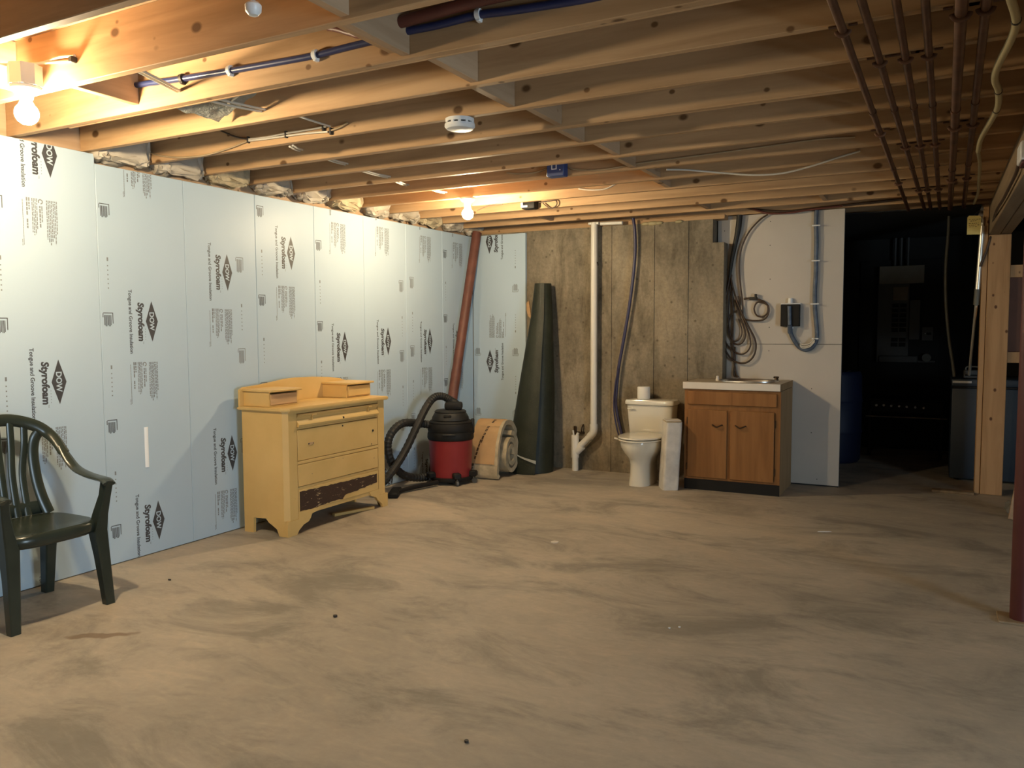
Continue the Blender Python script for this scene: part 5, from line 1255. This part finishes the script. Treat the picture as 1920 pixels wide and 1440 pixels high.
cable('grey_hose', [(4.368, 8.35, 2.40)] + P_FREEZ_HOSE[:-1] + [(4.452, 8.35, 0.945)], 0.014, M_GREYHOSE, 'grey hose hanging from the ceiling down to the blue freezer', 'hose')
t = thing('plastic_barrel', 'dark blue plastic barrel half hidden behind the gypsum wall', 'barrel', (3.30, 8.98, 0))
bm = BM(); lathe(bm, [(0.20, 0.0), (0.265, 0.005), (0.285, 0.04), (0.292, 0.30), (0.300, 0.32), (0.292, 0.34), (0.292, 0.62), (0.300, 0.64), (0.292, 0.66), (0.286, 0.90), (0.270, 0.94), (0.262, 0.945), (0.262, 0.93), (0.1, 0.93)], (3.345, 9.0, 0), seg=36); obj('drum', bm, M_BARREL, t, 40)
for s in (-1, 1):
    bm = BM(); lathe(bm, [(0.03, 0.931), (0.03, 0.95), (0.02, 0.955)], (3.345 + s * 0.15, 9.0, 0), seg=14); obj('bung', bm, M_BLK, t)
t = thing('electrical_panel', 'open grey breaker panel on a black board in the unlit room', 'electrical panel', (3.9, 10.15, 1.5))
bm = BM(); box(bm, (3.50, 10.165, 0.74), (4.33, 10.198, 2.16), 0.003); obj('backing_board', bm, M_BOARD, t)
bm = BM(); box(bm, (3.695, 10.07, 1.00), (4.02, 10.164, 2.08), 0.004); pb = obj('panel_box', bm, M_GREYP, t)
bm = BM(); box(bm, (3.705, 10.05, 1.885), (4.16, 10.069, 2.085), 0.003); obj('top_cover', bm, M_BEIGEP, t)
bm = BM(); box(bm, (3.85, 10.062, 1.70), (4.00, 10.0695, 1.85), 0.002); obj('wiring_card', bm, M_BEIGEP, pb)
for col in (3.845, 3.925):
    for i in range(9):
        if i == 6: continue
        z = 1.62 - i * 0.055; bm = BM(); box(bm, (col, 10.058, z), (col + 0.066, 10.0695, z + 0.042), 0.002); obj('breaker', bm, M_BLK, pb)
bm = BM(); box(bm, (4.025, 10.02, 1.26), (4.13, 10.03, 1.70), 0.002, M=Matrix.Identity(4)); obj('panel_door', bm, M_GREYP, t)
bm = BM(); box(bm, (3.72, 10.04, 1.00), (4.12, 10.066, 1.075), 0.008); obj('bottom_cover', bm, M_GREYP, t)
for x in (3.86, 3.92, 3.99):
    bm = BM(); cyl(bm, (x, 10.11, 2.09), (x, 10.11, 2.40), 0.016, seg=10); obj('conduit', bm, M_GREYP, t)
t = thing('wall_socket', 'small square grey socket box with a tiny light, right of the breaker panel', 'socket', (4.21, 10.15, 1.33))
bm = BM(); box(bm, (4.15, 10.13, 1.245), (4.265, 10.164, 1.40), 0.004); obj('plate', bm, M_GREYP, t)
bm = BM(); cyl(bm, (4.185, 10.13, 1.325), (4.185, 10.124, 1.325), 0.006, seg=8); obj('indicator', bm, M_WHITEP, t)
bm = BM(); box(bm, (4.20, 10.124, 1.31), (4.245, 10.129, 1.335), 0.002); obj('switch', bm, M_BLK, t)
t = thing('water_meter', 'small round pale meter below the socket box in the unlit room', 'meter', (4.205, 10.13, 1.05))
bm = BM(); cyl(bm, (4.205, 10.164, 1.055), (4.205, 10.09, 1.055), 0.05, 0.046, 18); obj('dial', bm, M_GREYHOSE, t)
bm = BM(); cyl(bm, (4.12, 10.14, 1.01), (4.29, 10.14, 1.01), 0.016, seg=10); obj('pipe', bm, M_GREYP, t)
t = thing('low_bench', 'low dark metal stand with a row of pale knobs in the unlit room', 'bench', (4.0, 9.5, 0))
bm = BM(); box(bm, (3.66, 9.52, 0.605), (4.40, 9.95, 0.625), 0.003); obj('top', bm, M_BLK, t)
bm = BM(); box(bm, (3.68, 9.515, 0.48), (4.38, 9.53, 0.604), 0.002); fp = obj('front_panel', bm, M_BLK, t)
for x, y, z in P_KNOBS[:7]:
    bm = BM(); cyl(bm, (x, 9.5145, z), (x, 9.495, z), 0.014, 0.011, 12); obj('knob', bm, M_WHITEP, fp)
bm = BM(); cyl(bm, (3.64, 9.49, 0.435), (4.42, 9.49, 0.435), 0.007, seg=8); obj('front_rail', bm, M_STEEL, t)
for x in (3.68, 4.37):
    for y in (9.53, 9.93):
        bm = BM(); box(bm, (x - 0.015, y - 0.015, 0), (x + 0.015, y + 0.015, 0.604 if y > 9.6 else 0.479), 0.002); obj('leg', bm, M_BLK, t)

# ------------------------------------------------------------------ bits on the floor
def chip(name, x, y, a, b, h, mat, label, cat, rz=0.0):
    bm = BM(); n = 9; r = random.Random(int(x * 1000)); M = Matrix.Translation((x, y, 0)) @ Matrix.Rotation(rz, 4, 'Z')
    ring = [(a * cos(2 * pi * k / n) * r.uniform(.85, 1.1), b * sin(2 * pi * k / n) * r.uniform(.85, 1.1)) for k in range(n)]
    prism(bm, ring, 'Z', 0.0005, h, M=M); tag(obj(name, bm, mat, None, False), label, cat)
chip('plaster_fleck', 2.127, 4.693, 0.028, 0.03, 0.004, M_WRAP, 'round pale plaster fleck on the floor in front of the carpet roll', 'fleck')
chip('paper_scrap', 3.655, 5.781, 0.05, 0.012, 0.003, M_WHITEP, 'thin white paper scrap on the floor in front of the sink cabinet', 'scrap', 0.5)
chip('pebble', 1.752, 2.967, 0.011, 0.009, 0.010, M_DKHOLE, 'small dark pebble alone in the middle of the floor', 'pebble')
chip('wood_chip', 0.544, 2.991, 0.012, 0.006, 0.006, M_DKHOLE, 'tiny dark wood chip on the floor between the chair and the dresser', 'chip')
chip('pebble', 2.933, 2.244, 0.008, 0.007, 0.008, M_DKHOLE, 'small dark pebble on the floor nearest the bottom picture edge', 'pebble')
for i, (x, y, l) in enumerate(((3.236, 3.567, 'left'), (3.275, 3.60, 'right'))):
    chip('white_speck', x, y, 0.006, 0.005, 0.004, M_WHITEP, ('left' if i == 0 else 'right') + ' one of two bright white specks close together on the floor', 'speck')
